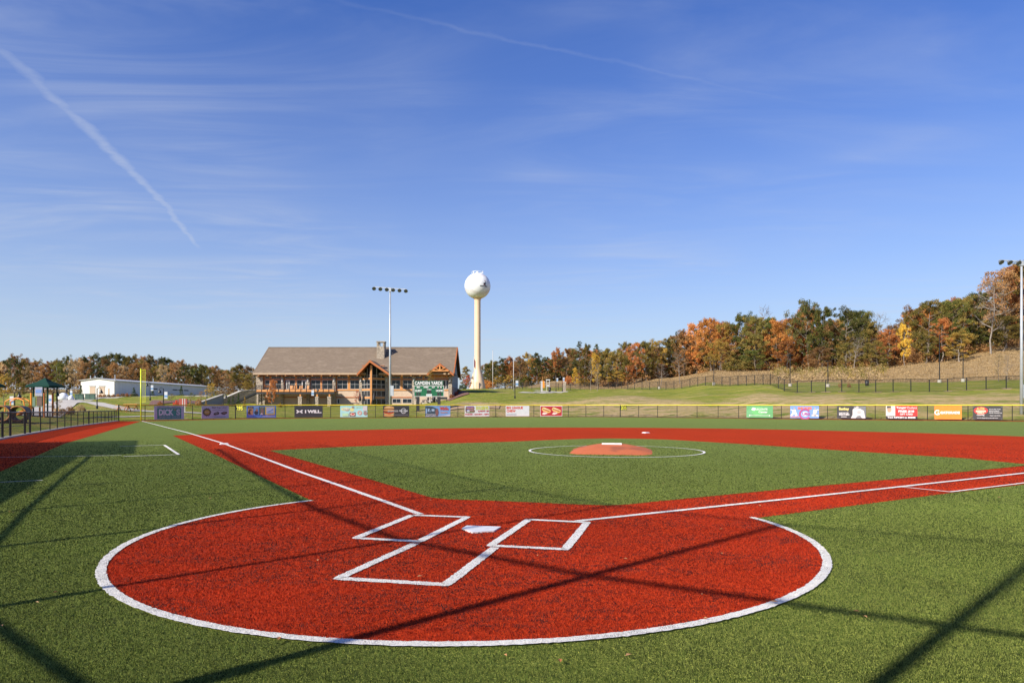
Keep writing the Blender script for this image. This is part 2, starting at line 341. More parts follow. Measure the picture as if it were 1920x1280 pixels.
# ------------------------------------------------------------------ outfield fence line (photo column, row of its foot)
FENCE = [(222, 789.2), (263, 788.6), (350, 786.8), (441, 784.9), (534, 783.8), (620, 783.3), (704, 783.0), (800, 782.4), (900, 781.7), (1000, 781.3), (1100, 781.3),
         (1200, 782.0), (1300, 783.0), (1400, 784.2), (1500, 785.2), (1600, 786.1), (1700, 787.0), (1800, 787.8), (1910, 788.9), (2050, 791), (2200, 794)]
_fx = [a for a, b in FENCE]; _fy = [FPX * EYE / (b - HZ) for a, b in FENCE]
def fence_pt(px):
    Y = float(np.interp(px, _fx, _fy)); return ((px - 960) / FPX * Y, Y)
CURB = [G(222, 789.2), G(130, 801.5), G(62, 813.2), G(25, 819.6), G(0, 824.6), (-14.2, 10), (-8.5, -7)]   # foot of the low left fence, towards home
FIELD = [fence_pt(p) for p in np.linspace(222, 2200, 90)] + [(62, 30), (40, -7), (-8.5, -7)] + CURB[::-1][1:-1]

def inside(poly, X, Y):
    X, Y = np.asarray(X, float), np.asarray(Y, float); c = np.zeros(X.shape, bool); n = len(poly)
    for i in range(n):
        (x1, y1), (x2, y2) = poly[i], poly[(i + 1) % n]
        if y1 == y2: continue
        c ^= ((y1 > Y) != (y2 > Y)) & (X < (x2 - x1) * (Y - y1) / (y2 - y1) + x1)
    return c

# ------------------------------------------------------------------ terrain: profiles of height against distance at stations across the view
ST = {
 -900: [(20, 0), (60, .3), (110, 1.6), (170, 3.2), (235, 5.2), (300, 7.5), (420, 11)],
 0:    [(20, 0), (52, .15), (70, .7), (95, 1.5), (130, 2.5), (170, 3.3), (235, 5.2), (300, 7.5), (420, 11)],
 150:  [(60, 0), (72, .3), (95, 1.6), (130, 2.7), (170, 3.3), (235, 5.2), (300, 7.5), (420, 11)],
 300:  [(65, 0), (80, .5), (105, 1.9), (140, 3.0), (180, 3.9), (235, 5.2), (300, 7), (420, 11)],
 450:  [(73, 0), (95, .6), (122, 1.2), (150, 2.6), (200, 4), (300, 6.5), (420, 10)],
 600:  [(78, 0), (110, .9), (124, 1.2), (150, 1.5), (200, 3), (300, 6), (420, 9)],
 770:  [(80, 0), (110, 1.3), (124, 1.4), (150, 2), (200, 4), (300, 6.5), (420, 9)],
 820:  [(81, 0), (100, 1.5), (116, 1.9), (128, 2.1), (150, 4), (210, 6), (300, 7), (420, 9)],
 880:  [(83, 0), (95, 1.5), (112, 2.6), (130, 3.7), (150, 4.85), (165, 5.35), (215, 6.4), (300, 7), (420, 9)],
 950:  [(85, .05), (95, 1.45), (115, 2.75), (140, 4.1), (165, 5.2), (190, 5.9), (215, 6.4), (300, 8), (420, 12)],
 1050: [(87, .05), (100, 2.05), (120, 2.9), (150, 4.06), (180, 5.1), (205, 7.6), (230, 9.6), (300, 12), (420, 16)],
 1150: [(86, .05), (100, 2.5), (125, 3.5), (150, 4.3), (172, 5.1), (200, 6.6), (230, 8), (300, 12), (420, 18)],
 1250: [(82, .05), (95, 2.0), (120, 3.1), (155, 5.1), (170, 6.1), (200, 9.0), (225, 11.2), (300, 15), (420, 22)],
 1350: [(79, .05), (95, 2.3), (115, 3.8), (132, 5.3), (150, 7.2), (175, 10.0), (200, 11.5), (300, 17), (420, 25)],
 1443: [(76, .05), (90, 2.5), (105, 3.9), (116, 4.94), (135, 6.5), (160, 9.0), (185, 10.8), (300, 18), (420, 27)],
 1480: [(75, .05), (86, 2.2), (104, 3.55), (112, 4.1), (125, 5.1), (140, 6.0), (165, 8.8), (185, 10.6), (300, 19), (420, 29)],
 1600: [(71, .05), (85, 2.4), (100, 3.45), (106, 3.8), (120, 4.9), (130, 5.65), (150, 7.9), (180, 11.2), (300, 21), (420, 30)],
 1750: [(68, .05), (82, 2.4), (98, 3.5), (110, 4.7), (120, 5.7), (140, 8.7), (165, 12.2), (200, 15.4), (300, 24), (420, 33)],
 1900: [(65, .05), (80, 2.4), (95, 3.65), (108, 5.0), (116, 5.8), (135, 9.3), (155, 13.6), (175, 16.8), (300, 28), (420, 36)],
 2600: [(50, .05), (80, 3.0), (95, 4.2), (108, 5.8), (116, 6.8), (135, 11), (155, 16), (175, 20), (300, 32), (420, 40)],
}
_sk = sorted(ST)
def terrain(X, Y):
    X = np.atleast_1d(np.asarray(X, float)); Y = np.atleast_1d(np.asarray(Y, float))
    Yc = np.maximum(Y, 8.0); px = np.clip(960 + FPX * X / Yc, _sk[0], _sk[-1])
    prof = np.stack([np.interp(Yc, [d for d, z in ST[k]], [z for d, z in ST[k]]) for k in _sk])
    i = np.clip(np.searchsorted(_sk, px, side='right') - 1, 0, len(_sk) - 2)
    a, b = np.array(_sk)[i], np.array(_sk)[i + 1]; t = (px - a) / (b - a); t = t * t * (3 - 2 * t)
    ar = np.arange(len(px)); z = prof[i, ar] * (1 - t) + prof[i + 1, ar] * t
    wob = .10 * np.sin(X * .31 + 1.3 * np.sin(Y * .17)) * np.cos(Y * .27 + X * .07) + .05 * np.sin(X * .9 + Y * .6)
    z = z + wob * np.clip((z - .3) / 2, 0, 1)
    return np.where(Y < 12, 0, z)
def tz(X, Y): return float(terrain([X], [Y])[0])

def axis(parts):
    out = []
    for a, b, s in parts: out += list(np.arange(a, b, s))
    return np.array(out + [parts[-1][1]])
gx = axis([(-3000, -400, 260), (-400, -180, 20), (-180, -60, 4), (-60, 80, 2), (80, 170, 3), (170, 400, 20), (400, 3000, 260)])
gy = axis([(-600, -20, 60), (-20, 54, 4), (54, 150, 1.6), (150, 260, 3), (260, 440, 12), (440, 3000, 320)])
XX, YY = np.meshgrid(gx, gy); sh = XX.shape
ZZ = terrain(XX.ravel(), YY.ravel()).reshape(sh)
# keep the natural ground out of the level field
grow = [(x + (2.2 if x > 0 else -2.2) * 0, y) for x, y in FIELD]
inn = inside(FIELD, XX, YY)
ext = inn.copy()
for dx, dy in ((2.3, 0), (-2.3, 0), (0, 1.9), (0, -1.9)): ext |= inside(FIELD, XX + dx, YY + dy)
ZZ = np.where(inn | (ext & (YY < 100)), -.09, ZZ)
idx = np.arange(XX.size).reshape(sh)
fs = np.stack([idx[:-1, :-1], idx[:-1, 1:], idx[1:, 1:], idx[1:, :-1]], -1).reshape(-1, 4)
gm = bpy.data.meshes.new('ground'); gm.from_pydata(np.stack([XX, YY, ZZ], -1).reshape(-1, 3).tolist(), [], fs.tolist()); gm.update()
gm.polygons.foreach_set('use_smooth', [True] * len(gm.polygons))
# which growth covers the ground: 0 mown lawn, 1 tall dry meadow grass on the hill, and worn patches in between
pxg = 960 + FPX * XX / np.maximum(YY, 8)
pyg = HZ - (ZZ - EYE) * FPX / np.maximum(YY, 8)
hill_from = np.interp(pxg, [1000, 1060, 1190, 1250, 1350, 1443, 1500, 1600, 1750, 1900], [196, 190, 176, 158, 134, 118, 138, 127, 116, 113])
dry = np.clip((YY - hill_from) / 3.0, 0, 1) * np.clip((pxg - 975) / 30, 0, 1)
dry = np.where(YY > 240, np.maximum(dry, .6), dry)
bank = np.clip(1 - np.abs(YY - np.interp(pxg, [700, 900, 1200, 1443, 1900], [92, 92, 92, 84, 78])) / 15, 0, 1) * .62 * np.clip((pxg - 760) / 60, 0, 1)
hollow = np.exp(-((pxg - 1150) / 70) ** 2 - ((YY - 105) / 14) ** 2) * .55
worn = np.clip(bank + hollow, 0, .8)
for nm, arr in (('dry', dry), ('worn', worn)):
    at = gm.attributes.new(nm, 'FLOAT', 'POINT'); at.data.foreach_set('value', arr.ravel().astype(np.float32))
def ground_mat():
    m = bpy.data.materials.new('ground_cover'); m.use_nodes = True; nt = m.node_tree; N = nt.nodes; L = nt.links.new; b = N['Principled BSDF']
    b.inputs['Roughness'].default_value = .95; b.inputs['Specular IOR Level'].default_value = .1
    tc = N.new('ShaderNodeTexCoord')
    def nz(sc, det=5, st=(1, 1, 1)):
        mp = N.new('ShaderNodeMapping'); mp.inputs['Scale'].default_value = st; L(tc.outputs['Object'], mp.inputs[0])
        n = N.new('ShaderNodeTexNoise'); n.inputs['Scale'].default_value = sc; n.inputs['Detail'].default_value = det; n.inputs['Roughness'].default_value = .65; L(mp.outputs[0], n.inputs['Vector']); return n.outputs[0]
    def rng(x, a, c):
        r = N.new('ShaderNodeMapRange'); r.interpolation_type = 'SMOOTHSTEP'; L(x, r.inputs[0]); r.inputs[1].default_value = a; r.inputs[2].default_value = c; return r.outputs[0]
    def mix(f, a, c):
        n = N.new('ShaderNodeMixRGB'); L(f, n.inputs[0])
        for i, q in ((1, a), (2, c)):
            if isinstance(q, tuple): n.inputs[i].default_value = (*q, 1)
            else: L(q, n.inputs[i])
        return n.outputs[0]
    def at(n): a = N.new('ShaderNodeAttribute'); a.attribute_name = n; return a.outputs['Fac']
    lawn = mix(rng(nz(.25, 6, (1, .5, 1)), .35, .65), (.17, .185, .022), (.3, .255, .05))
    wv = N.new('ShaderNodeTexWave'); wv.inputs['Scale'].default_value = .12; wv.inputs['Distortion'].default_value = .5; wv.bands_direction = 'DIAGONAL'; L(tc.outputs['Object'], wv.inputs['Vector'])
    lawn = mix(rng(nz(1.3, 6), .48, .7), lawn, (.3, .25, .075)); lawn = mix(rng(wv.outputs[0], .3, .7), lawn, mix(rng(nz(2.5), .4, .6), (.15, .2, .022), (.215, .235, .03)))
    drygrass = mix(rng(nz(.5, 8, (1, 1, 2)), .3, .7), (.36, .25, .125), (.24, .165, .075))
    drygrass = mix(rng(nz(3.5, 5), .5, .72), drygrass, (.5, .36, .2))
    soil = mix(rng(nz(1.1, 6), .35, .65), (.42, .3, .16), (.3, .24, .09))
    add_ = N.new('ShaderNodeMath'); add_.operation = 'ADD'; L(at('worn'), add_.inputs[0])
    n2 = N.new('ShaderNodeMath'); n2.operation = 'MULTIPLY_ADD'; L(nz(.16, 7, (1, .45, 1)), n2.inputs[0]); n2.inputs[1].default_value = 1.7; n2.inputs[2].default_value = -.85; L(n2.outputs[0], add_.inputs[1])
    c = mix(rng(add_.outputs[0], .08, .5), lawn, soil)
    a2 = N.new('ShaderNodeMath'); a2.operation = 'ADD'; L(at('dry'), a2.inputs[0]); n3 = N.new('ShaderNodeMath'); n3.operation = 'MULTIPLY_ADD'; L(nz(.4), n3.inputs[0]); n3.inputs[1].default_value = .6; n3.inputs[2].default_value = -.3; L(n3.outputs[0], a2.inputs[1])
    c = mix(rng(a2.outputs[0], .35, .65), c, drygrass)
    gr = N.new('ShaderNodeMath'); gr.operation = 'SUBTRACT'; gr.inputs[0].default_value = 1; L(at('dry'), gr.inputs[1])
    def onlawn(f): k = N.new('ShaderNodeMath'); k.operation = 'MULTIPLY'; L(f, k.inputs[0]); L(gr.outputs[0], k.inputs[1]); return k.outputs[0]
    c = mix(onlawn(rng(nz(.7, 6, (.3, 1.2, 1)), .5, .66)), c, (.12, .16, .02)); c = mix(onlawn(rng(nz(.42, 7, (.35, 1.1, 1)), .54, .7)), c, (.42, .31, .14))
    L(c, b.inputs['Base Color'])
    bp = N.new('ShaderNodeBump'); bp.inputs['Strength'].default_value = .9; bp.inputs['Distance'].default_value = .25; L(nz(1.6, 8), bp.inputs['Height']); L(bp.outputs[0], b.inputs['Normal'])
    return m
gm.materials.append(ground_mat())
tag(add('ground', gm), 'mown lawn and dry meadow banks around the field', kind='structure')

# ------------------------------------------------------------------ the playing field: sheets a few millimetres above each other
def sheet(name, poly, z, mat, label=None, kind='structure', parent=None):
    import bmesh
    bm = bmesh.new(); vs = [bm.verts.new((x, y, z)) for x, y in poly]; f = bm.faces.new(vs); f.normal_update()
    if f.normal.z < 0: f.normal_flip()
    bmesh.ops.triangulate(bm, faces=bm.faces[:]); me = bpy.data.meshes.new(name); bm.to_mesh(me); bm.free(); me.materials.append(mat)
    return tag(add(name, me, parent), label, kind=kind if parent is None else None)
def dense(poly, step=.05):
    out = []
    for i, (a, b) in enumerate(zip(poly, poly[1:] + poly[:1])):
        n = max(1, int(math.hypot(b[0] - a[0], b[1] - a[1]) / step))
        out += [(a[0] + (b[0] - a[0]) * k / n, a[1] + (b[1] - a[1]) * k / n) for k in range(n)]
    return out
def ragged(poly, amp): return [(x + RNG.normal(0, amp), y + RNG.normal(0, amp)) for x, y in poly]

sheet('turf', FIELD, 0, M['turf'], 'green artificial turf of the baseball field')
HOME_C, HOME_R = (-.45, 8.21), 3.87
circ = lambda c, r, n=240: [(c[0] + r * math.cos(2 * math.pi * i / n), c[1] + r * math.sin(2 * math.pi * i / n)) for i in range(n)]
SKIN = [G(*p) for p in ((324, 816.3), (380, 814), (497, 809.8), (580, 807.5), (660, 806), (780, 803.6), (870, 802.3), (960, 801.6), (1060, 801.3), (1180, 801.6), (1270, 802.3), (1360, 803.3), (1480, 805.4), (1620, 808.9), (1720, 811.4), (1792, 813.6), (1920, 818.2), (2050, 824))] \
     + [(34, 24), (33, 20)] + [G(*p) for p in ((2060, 892), (1920, 908), (1780, 924.4), (1660, 940), (1426, 970))] + [(HOME_C[0] + .4, HOME_C[1] - .3)] + [G(*p) for p in ((578, 935.5), (503, 900), (410, 855))]
GRASS = [G(*p) for p in ((506, 845), (560, 842), (660, 837.3), (800, 832.8), (900, 829.8), (960, 828), (1030, 825), (1090, 822.9), (1140, 822), (1200, 822.6), (1252, 824.2), (1300, 827), (1400, 833), (1500, 839.8), (1620, 847.5), (1720, 854), (1810, 859.5), (1870, 865.5), (1920, 870.3), (1936, 871.9),
         (1920, 873.5), (1800, 885.5), (1660, 900), (1500, 914.8), (1330, 931), (1225, 941.3), (1180, 946.4), (1140, 948.3), (1080, 946.3), (980, 941.8), (900, 938.8), (840, 937), (808, 933.5), (770, 922), (697, 900), (600, 872))]
sheet('red_turf_infield', SKIN, .004, M['red'], 'red turf base paths of the infield')
sheet('red_turf_home_circle', circ(HOME_C, HOME_R), .008, M['red'], 'red turf circle around home plate')
sheet('infield_turf', GRASS, .012, M['turf2'], 'green turf diamond around the pitching mound')
TRACK = [CURB[0], CURB[1], CURB[2], CURB[3], CURB[4], CURB[5], (-8.4, -7)] + [(-2.5, -7), (-5.6, 3.2)] + [G(*p) for p in ((0, 884), (122, 831), (180, 814.5), (225, 801), (264, 789.6))]
sheet('red_turf_track', TRACK, .004, M['red'], 'strip of red turf along the low left fence')
# narrow red warning strip at the foot of the outfield fence
a_, b_ = [], []
for p in np.linspace(264, 2200, 80):
    x, y = fence_pt(p); n = math.hypot(x, y); w = .35 + 1.9 * min(1, abs(p - 1020) / 560) ** 1.5; a_.append((x, y)); b_.append((x - x / n * w, y - y / n * w))
sheet('red_warning_strip', a_ + b_[::-1], .004, M['red'], 'narrow red turf strip at the foot of the outfield fence')

def stripe(name, pts, w, label, z=.016, close=False, amp=.004):
    pts = [Vector((x, y)) for x, y in pts]; dn = []
    for a, b in zip(pts[:-1], pts[1:]):
        n = max(1, int((b - a).length / (.03 if a.y < 14 else .25))); dn += [a.lerp(b, k / n) for k in range(n)]
    dn.append(pts[-1]); mb = MB(); n = len(dn)
    for i, p in enumerate(dn):
        d = (dn[min(i + 1, n - 1)] - dn[max(i - 1, 0)]).normalized(); q = Vector((-d.y, d.x)); am = amp if p.y < 14 else 0
        for s in (-1, 1):
            o = p + q * (s * (w / 2 + random.gauss(0, am))); mb.v.append((o.x, o.y, z + min(.012, max(0, p.y - 12) * .002)))
    mb.f = [(2 * i, 2 * i + 1, 2 * i + 3, 2 * i + 2) for i in range(n - 1)]
    return tag(mb.build(name, M['white_line'], None), label, kind='structure'), [tuple(p) for p in dn]
def inner(a, b, c, d, w):
    """centre line of a painted frame whose outer corners are a b c d"""
    P_ = [Vector(q) for q in (a, b, c, d)]; c0 = sum(P_, Vector((0, 0))) / 4; out = []
    for i in range(4):
        p, e, f = P_[i], (P_[(i + 1) % 4] - P_[i]).normalized(), (P_[i - 1] - P_[i]).normalized(); s = abs(e.x * f.y - e.y * f.x)
        out.append(tuple(p + (e + f) * (w / 2 / s)))
    return out
LW = .1; LINES = []
ang = lambda p: math.atan2(p[1] - HOME_C[1], p[0] - HOME_C[0])
t0, t1 = ang(G(578, 938)), ang(G(1411, 971.5))
if t0 > t1: t0 -= 2 * math.pi
t1 -= 2 * math.pi if t1 > t0 + 2 * math.pi else 0
tt = np.linspace(ang(G(578, 938)), ang(G(1411, 971.5)) + 2 * math.pi, 160)
LINES.append(stripe('painted_circle_line', [(HOME_C[0] + (HOME_R - .02) * math.cos(t), HOME_C[1] + (HOME_R - .02) * math.sin(t)) for t in tt], .085, 'white painted line round the red home plate circle', amp=.004))
for nm, lab, q in (('batters_box_line', 'white painted batter\'s box left of home plate', ((769, 966), (885, 970), (790.6, 1019), (655.6, 1011.6))), ('batters_box_line', 'white painted batter\'s box right of home plate', ((986, 974), (1109, 980), (1067, 1034), (909, 1026)))):
    c = inner(*[G(*p) for p in q], LW); LINES.append(stripe(nm, c + [c[0]], LW, lab, z=.0165))
cb = [G(778, 1021), G(634, 1086.5), G(836, 1098.5), G(928, 1028)]
LINES.append(stripe('catchers_box_line', cb, LW, 'white painted catcher\'s box behind home plate', z=.0155))
LINES.append(stripe('foul_line', [G(*p) for p in ((788, 965.5), (718, 940), (640, 912.4), (560, 885), (480, 855), (417, 831.5), (352, 811.8), (320, 803.7), (266, 789.6))], LW, 'white foul line running to the yellow foul pole', z=.017))
LINES.append(stripe('foul_line', [G(*p) for p in ((1082, 978.3), (1300, 955.3), (1500, 934), (1693, 913), (1920, 888.2), (2060, 873.5))], LW, 'white foul line running out of the right edge', z=.017))
LINES.append(stripe('running_lane_line', [G(*p) for p in ((1692, 914.2), (1782, 923.3), (1920, 906.6), (2050, 891.5))], .06, 'thin white running lane line beside the right foul line', z=.018))
LINES.append(stripe('coach_box_line', [G(*p) for p in ((224.5, 837.7), (308, 835.3), (335, 853.4), (231, 856.8))], .09, 'white coach\'s box left of third base', z=.017))
LINES.append(stripe('side_line', [G(*p) for p in ((-60, 859.5), (228, 855))], .05, 'faint line across the shaded turf at far left', z=.0175))
LINES.append(stripe('side_line', [G(*p) for p in ((-60, 908), (80, 901.5))], .05, 'short faint line at the left edge of the turf', z=.0175))
MOUND_C, MOUND_R = (3.4, 22.45), 2.82
mc = circ(MOUND_C, MOUND_R, 120); LINES.append(stripe('mound_circle_line', mc + [mc[0]], .07, 'thin white circle painted round the pitching mound', z=.02))

# home plate, bases, pitching mound
q = [G(*p) for p in ((886, 1001), (926.6, 998), (939.5, 990.4), (875.2, 988.2), (866, 993.6))]
tag(MB().prism([(x, y, .026) for x, y in q], (0, 0, -.04)).build('home_plate', M['rubber']), 'white five-sided home plate between the batter\'s boxes', 'home plate')
HOME_POLY = q
def base(px, py, label, rz):
    x, y = G(px, py); b = MB(); s = .155
    b.prism([(-s, -s, 0), (s, -s, 0), (s, s, 0), (-s, s, 0)], (0, 0, .03)).prism([(-s + .03, -s + .03, .03), (s - .03, -s + .03, .03), (s - .03, s - .03, .03), (-s + .03, s - .03, .03)], (0, 0, .02))
    o = b.build('base', M['rubber']); o.location = (x, y, .004); o.rotation_euler = (0, 0, rz); tag(o, label, 'base', 'bases')
base(1211, 811.6, 'white second base on the red turf behind the mound', R_(-15 + 45)); base(420.5, 833, 'white third base on the left foul line', R_(-15 + 45))
# portable mound: raised platform of orange turf with sloping skirts
mt = thing('pitching_mound', 'raised orange pitching mound in the painted circle', 'pitching mound', (MOUND_C[0] - .13, MOUND_C[1], .012), R_(-10)); mt.scale = (1.06, 1, .95)
base_o = [(-1.0, -1.72), (1.0, -1.72), (1.26, -1.3), (1.3, .9), (.8, 1.6), (-.8, 1.6), (-1.3, .9), (-1.26, -1.3)]
mid = [(-.85, -1.35, .045), (.85, -1.35, .045), (1.05, -1.0, .055), (1.05, .8, .09), (.68, 1.35, .12), (-.68, 1.35, .12), (-1.05, .8, .09), (-1.05, -1.0, .055)]
top = [(-.36, -.1, .2), (.36, -.1, .2), (.46, .15, .215), (.46, .62, .215), (.34, .9, .215), (-.34, .9, .215), (-.46, .62, .215), (-.46, .15, .215)]
b = MB(); b.v = [(x, y, 0) for x, y in base_o] + mid + top
for k in (0, 8):
    for i in range(8): j = (i + 1) % 8; b.f.append((k + i, k + j, k + 8 + j, k + 8 + i))
b.f.append(tuple(range(16, 24))); b.v[:8] = [(x, y, -.02) for x, y in base_o]; b.build('mound_platform', M['mound'], mt, smooth=True)
MB().box(-.31, .32, .2, .31, .47, .262).build('pitching_rubber', M['rubber'], mt)

# ------------------------------------------------------------------ turf fibres that stand up near the camera
def fibres():
    # fibres stand closer together near the camera and are drawn broader and sparser far away
    Ys = np.linspace(3.2, 90, 400); dn = 240000 * Ys ** -1.95 * np.clip((30 - Ys) / 22, 0, 1); cum = np.cumsum(dn * (1.7 * Ys + 3)) * (Ys[1] - Ys[0]); n = int(cum[-1])
    Y = np.interp(RNG.random(n) * cum[-1], cum, Ys); X = (RNG.random(n) - .5) * (1.7 * Y + 3)
    keep = inside(FIELD, X, Y); X, Y = X[keep], Y[keep]; n = len(X)
    reg = np.zeros(n, int)                                   # 0 green, 1 red, 2 white
    inc = (X - HOME_C[0]) ** 2 + (Y - HOME_C[1]) ** 2 < HOME_R ** 2
    red = inside(SKIN, X, Y) | inc | inside(TRACK, X, Y); red &= ~inside(GRASS, X, Y); reg[red] = 1
    for (o, pts), w in zip(LINES, [.08, LW, LW, LW, LW, LW, .06, .09, .05, .05, .07]):
        p = np.array(pts); near = np.where((p[:, 1] < 70))[0]
        if len(near) < 2: continue
        st = max(1, len(near) // 150)
        for a in near[::st]:
            e = min(a + st, len(p) - 1)
            if e == a: continue
            A, B = p[a], p[e]; box = (X > min(A[0], B[0]) - w) & (X < max(A[0], B[0]) + w) & (Y > min(A[1], B[1]) - w) & (Y < max(A[1], B[1]) + w)
            k = np.where(box)[0]
            if not len(k): continue
            d = B - A; L2 = d @ d + 1e-12; t = np.clip(((X[k] - A[0]) * d[0] + (Y[k] - A[1]) * d[1]) / L2, 0, 1)
            dist = np.hypot(X[k] - A[0] - t * d[0], Y[k] - A[1] - t * d[1]); reg[k[dist < w / 2]] = 2
    hp = np.array(HOME_POLY); out = ~inside(HOME_POLY, X, Y)
    Z = np.where(reg == 2, .016, np.where(inside(GRASS, X, Y), .011, np.where(inc, .007, np.where(red, .003, -.001)))); mound = (X - MOUND_C[0]) ** 2 / 1.25 ** 2 + (Y - MOUND_C[1]) ** 2 / 1.6 ** 2 < 1; out &= ~mound
    for r, nm, lab in ((0, 'green_turf_fibres', 'green turf fibres standing in the foreground'), (1, 'red_turf_fibres', 'red turf fibres standing round home plate'), (2, 'white_turf_fibres', 'white turf fibres of the painted lines')):
        k = np.where((reg == r) & out)[0]; m = len(k)
        az = RNG.random(m) * 2 * np.pi; lean = RNG.random(m) * .014; h = .008 + .013 * RNG.random(m); w = (.0024 + .0016 * RNG.random(m)) * np.clip(Y[k] / 6.5, .62, 99) ** 1.15
        if r == 2: h *= .4
        h = np.where(Y[k] > 16, h * .95, h)
        pa = RNG.random(m) * 2 * np.pi
        v = np.empty((m, 3, 3)); bx, by = X[k], Y[k]
        v[:, 0] = np.stack([bx - np.cos(pa) * w, by - np.sin(pa) * w, Z[k]], 1); v[:, 1] = np.stack([bx + np.cos(pa) * w, by + np.sin(pa) * w, Z[k]], 1)
        v[:, 2] = np.stack([bx + np.cos(az) * lean, by + np.sin(az) * lean, Z[k] + h], 1)
        me = bpy.data.meshes.new(nm); me.vertices.add(3 * m); me.vertices.foreach_set('co', v.ravel()); me.loops.add(3 * m); me.loops.foreach_set('vertex_index', np.arange(3 * m))
        me.polygons.add(m); me.polygons.foreach_set('loop_start', np.arange(m) * 3); me.update(); me.validate()
        me.materials.append((M['fib_g'], M['fib_r'], M['fib_w'])[r]); tag(add(nm, me), lab, ('turf', 'turf', 'turf')[r], kind='stuff')
M['fib_g'] = fibre_mat('green_fibre', (.014, .032, .005), (.18, .242, .046)); M['fib_r'] = fibre_mat('red_fibre', (.11, .006, .003), (.58, .045, .012), dirt=.92, wear=(-.9, 7.2, 2.4)); M['fib_w'] = fibre_mat('white_fibre', (.5, .48, .44), (.85, .83, .78), dirt=.6)
# ------------------------------------------------------------------ outfield fence
FH = 1.5
posts = [222.5, 272, 315, 361, 401, 441.5, 488, 534.5, 577, 620, 662, 704, 743, 781, 820, 858.5, 894, 929.5, 965, 1001, 1033, 1065.6, 1098.5, 1132, 1163, 1197.5, 1233, 1269.5, 1307, 1346.5, 1385, 1425, 1465, 1508, 1551.5, 1596, 1641, 1690, 1739, 1777, 1815, 1856, 1898, 1945, 1995, 2050]
of = thing('outfield_fence', 'long low chain-link outfield fence with black posts and a yellow top cap', 'fence', (*fence_pt(960), 0)); o0 = Vector((*fence_pt(960), 0))
def fp(px, z): x, y = fence_pt(px); return Vector((x, y, z)) - o0
for i, p in enumerate(posts):
    thick = .055 if p in (222.5, 441.5, 1163) else .034
    MB().tube(fp(p, -.1), fp(p, FH + (.05 if thick > .04 else 0)), thick, n=8).build('post', M['black'], of)
for a, b in zip(posts[:-1], posts[1:]):
    A, B = fp(a, 0), fp(b, 0); q = [A + Vector((0, 0, .04)), B + Vector((0, 0, .04)), B + Vector((0, 0, FH - .03)), A + Vector((0, 0, FH - .03))]
    MB().face(q).build('mesh_panel', M['chain'], of)
    MB().tube(A + Vector((0, 0, .05)), B + Vector((0, 0, .05)), .025, n=6).build('bottom_rail', M['black'], of)
    o = MB().tube(A + Vector((0, 0, FH)), B + Vector((0, 0, FH)), .05, n=8).build('top_cap', M['yellow_shaded' if b <= 442 else 'yellow'], of, smooth=False)
# ------------------------------------------------------------------ banners hung on the fence
W_, K_, RED, GRY = (.74, .74, .74), (.022, .024, .026), (.55, .03, .03), (.4, .4, .46)
Y_ = (.8, .62, .05)
def banner(p0, p1, label, bg, elems, h=1.32, z0=.1):
    a, c = Vector(fence_pt(p0)), Vector(fence_pt(p1)); d = c - a; W = d.length; rz = math.atan2(d.y, d.x); n = Vector((d.y, -d.x)).normalized()
    o = a + n * .085; t = thing('advertising_banner', label, 'banner', (o.x, o.y, z0), rz, 'banners hung along the outfield fence')
    b = MB(); nx = 12                                   # vinyl sheet with slight waves and a little thickness
    for s in (0, 1):
        for i in range(nx + 1):
            for v in (0, 1): b.v.append((W * i / nx, (-.008 if s == 0 else .004) , h * v))
    k = 2 * (nx + 1)
    for i in range(nx): b.f += [(2 * i, 2 * i + 2, 2 * i + 3, 2 * i + 1), (k + 2 * i, k + 2 * i + 1, k + 2 * i + 3, k + 2 * i + 2), (2 * i + 1, 2 * i + 3, k + 2 * i + 3, k + 2 * i + 1), (2 * i, k + 2 * i, k + 2 * i + 2, 2 * i + 2)]
    b.f += [(0, 1, k + 1, k), (2 * nx, k + 2 * nx, k + 2 * nx + 1, 2 * nx + 1)]
    b.build('vinyl_sheet', solid(bg), t); prints(t, W, h, elems, y0=-.009)
    for u in (.03, .97):
        for v in (.06, .94): MB().tube((u * W, -.02, v * h), (u * W, .02, v * h), .018, n=8).build('eyelet', M['galv'], t)
DG = (.045, .22, .17)
banner(288, 344, 'grey banner with a dark green sign reading DICK\'S', (.52, .52, .6), [('r', .1, .04, .9, .84, DG), ('r', .12, .07, .88, .81, (.06, .28, .22)), ('t', 'AMERICAN BASEBALL PRESENTED BY', .1, .87, .88, .95, .0, K_),
    ('t', "DICK", .15, .28, .64, .76, .05, (.66, .66, .68)), ('t', "S", .73, .28, .87, .76, .05, (.5, .5, .53)), ('e', .685, .72, .022, .05, (.5, .2, .04)), ('t', 'SPORTING GOODS', .16, .11, .86, .22, .02, (.5, .5, .53))])
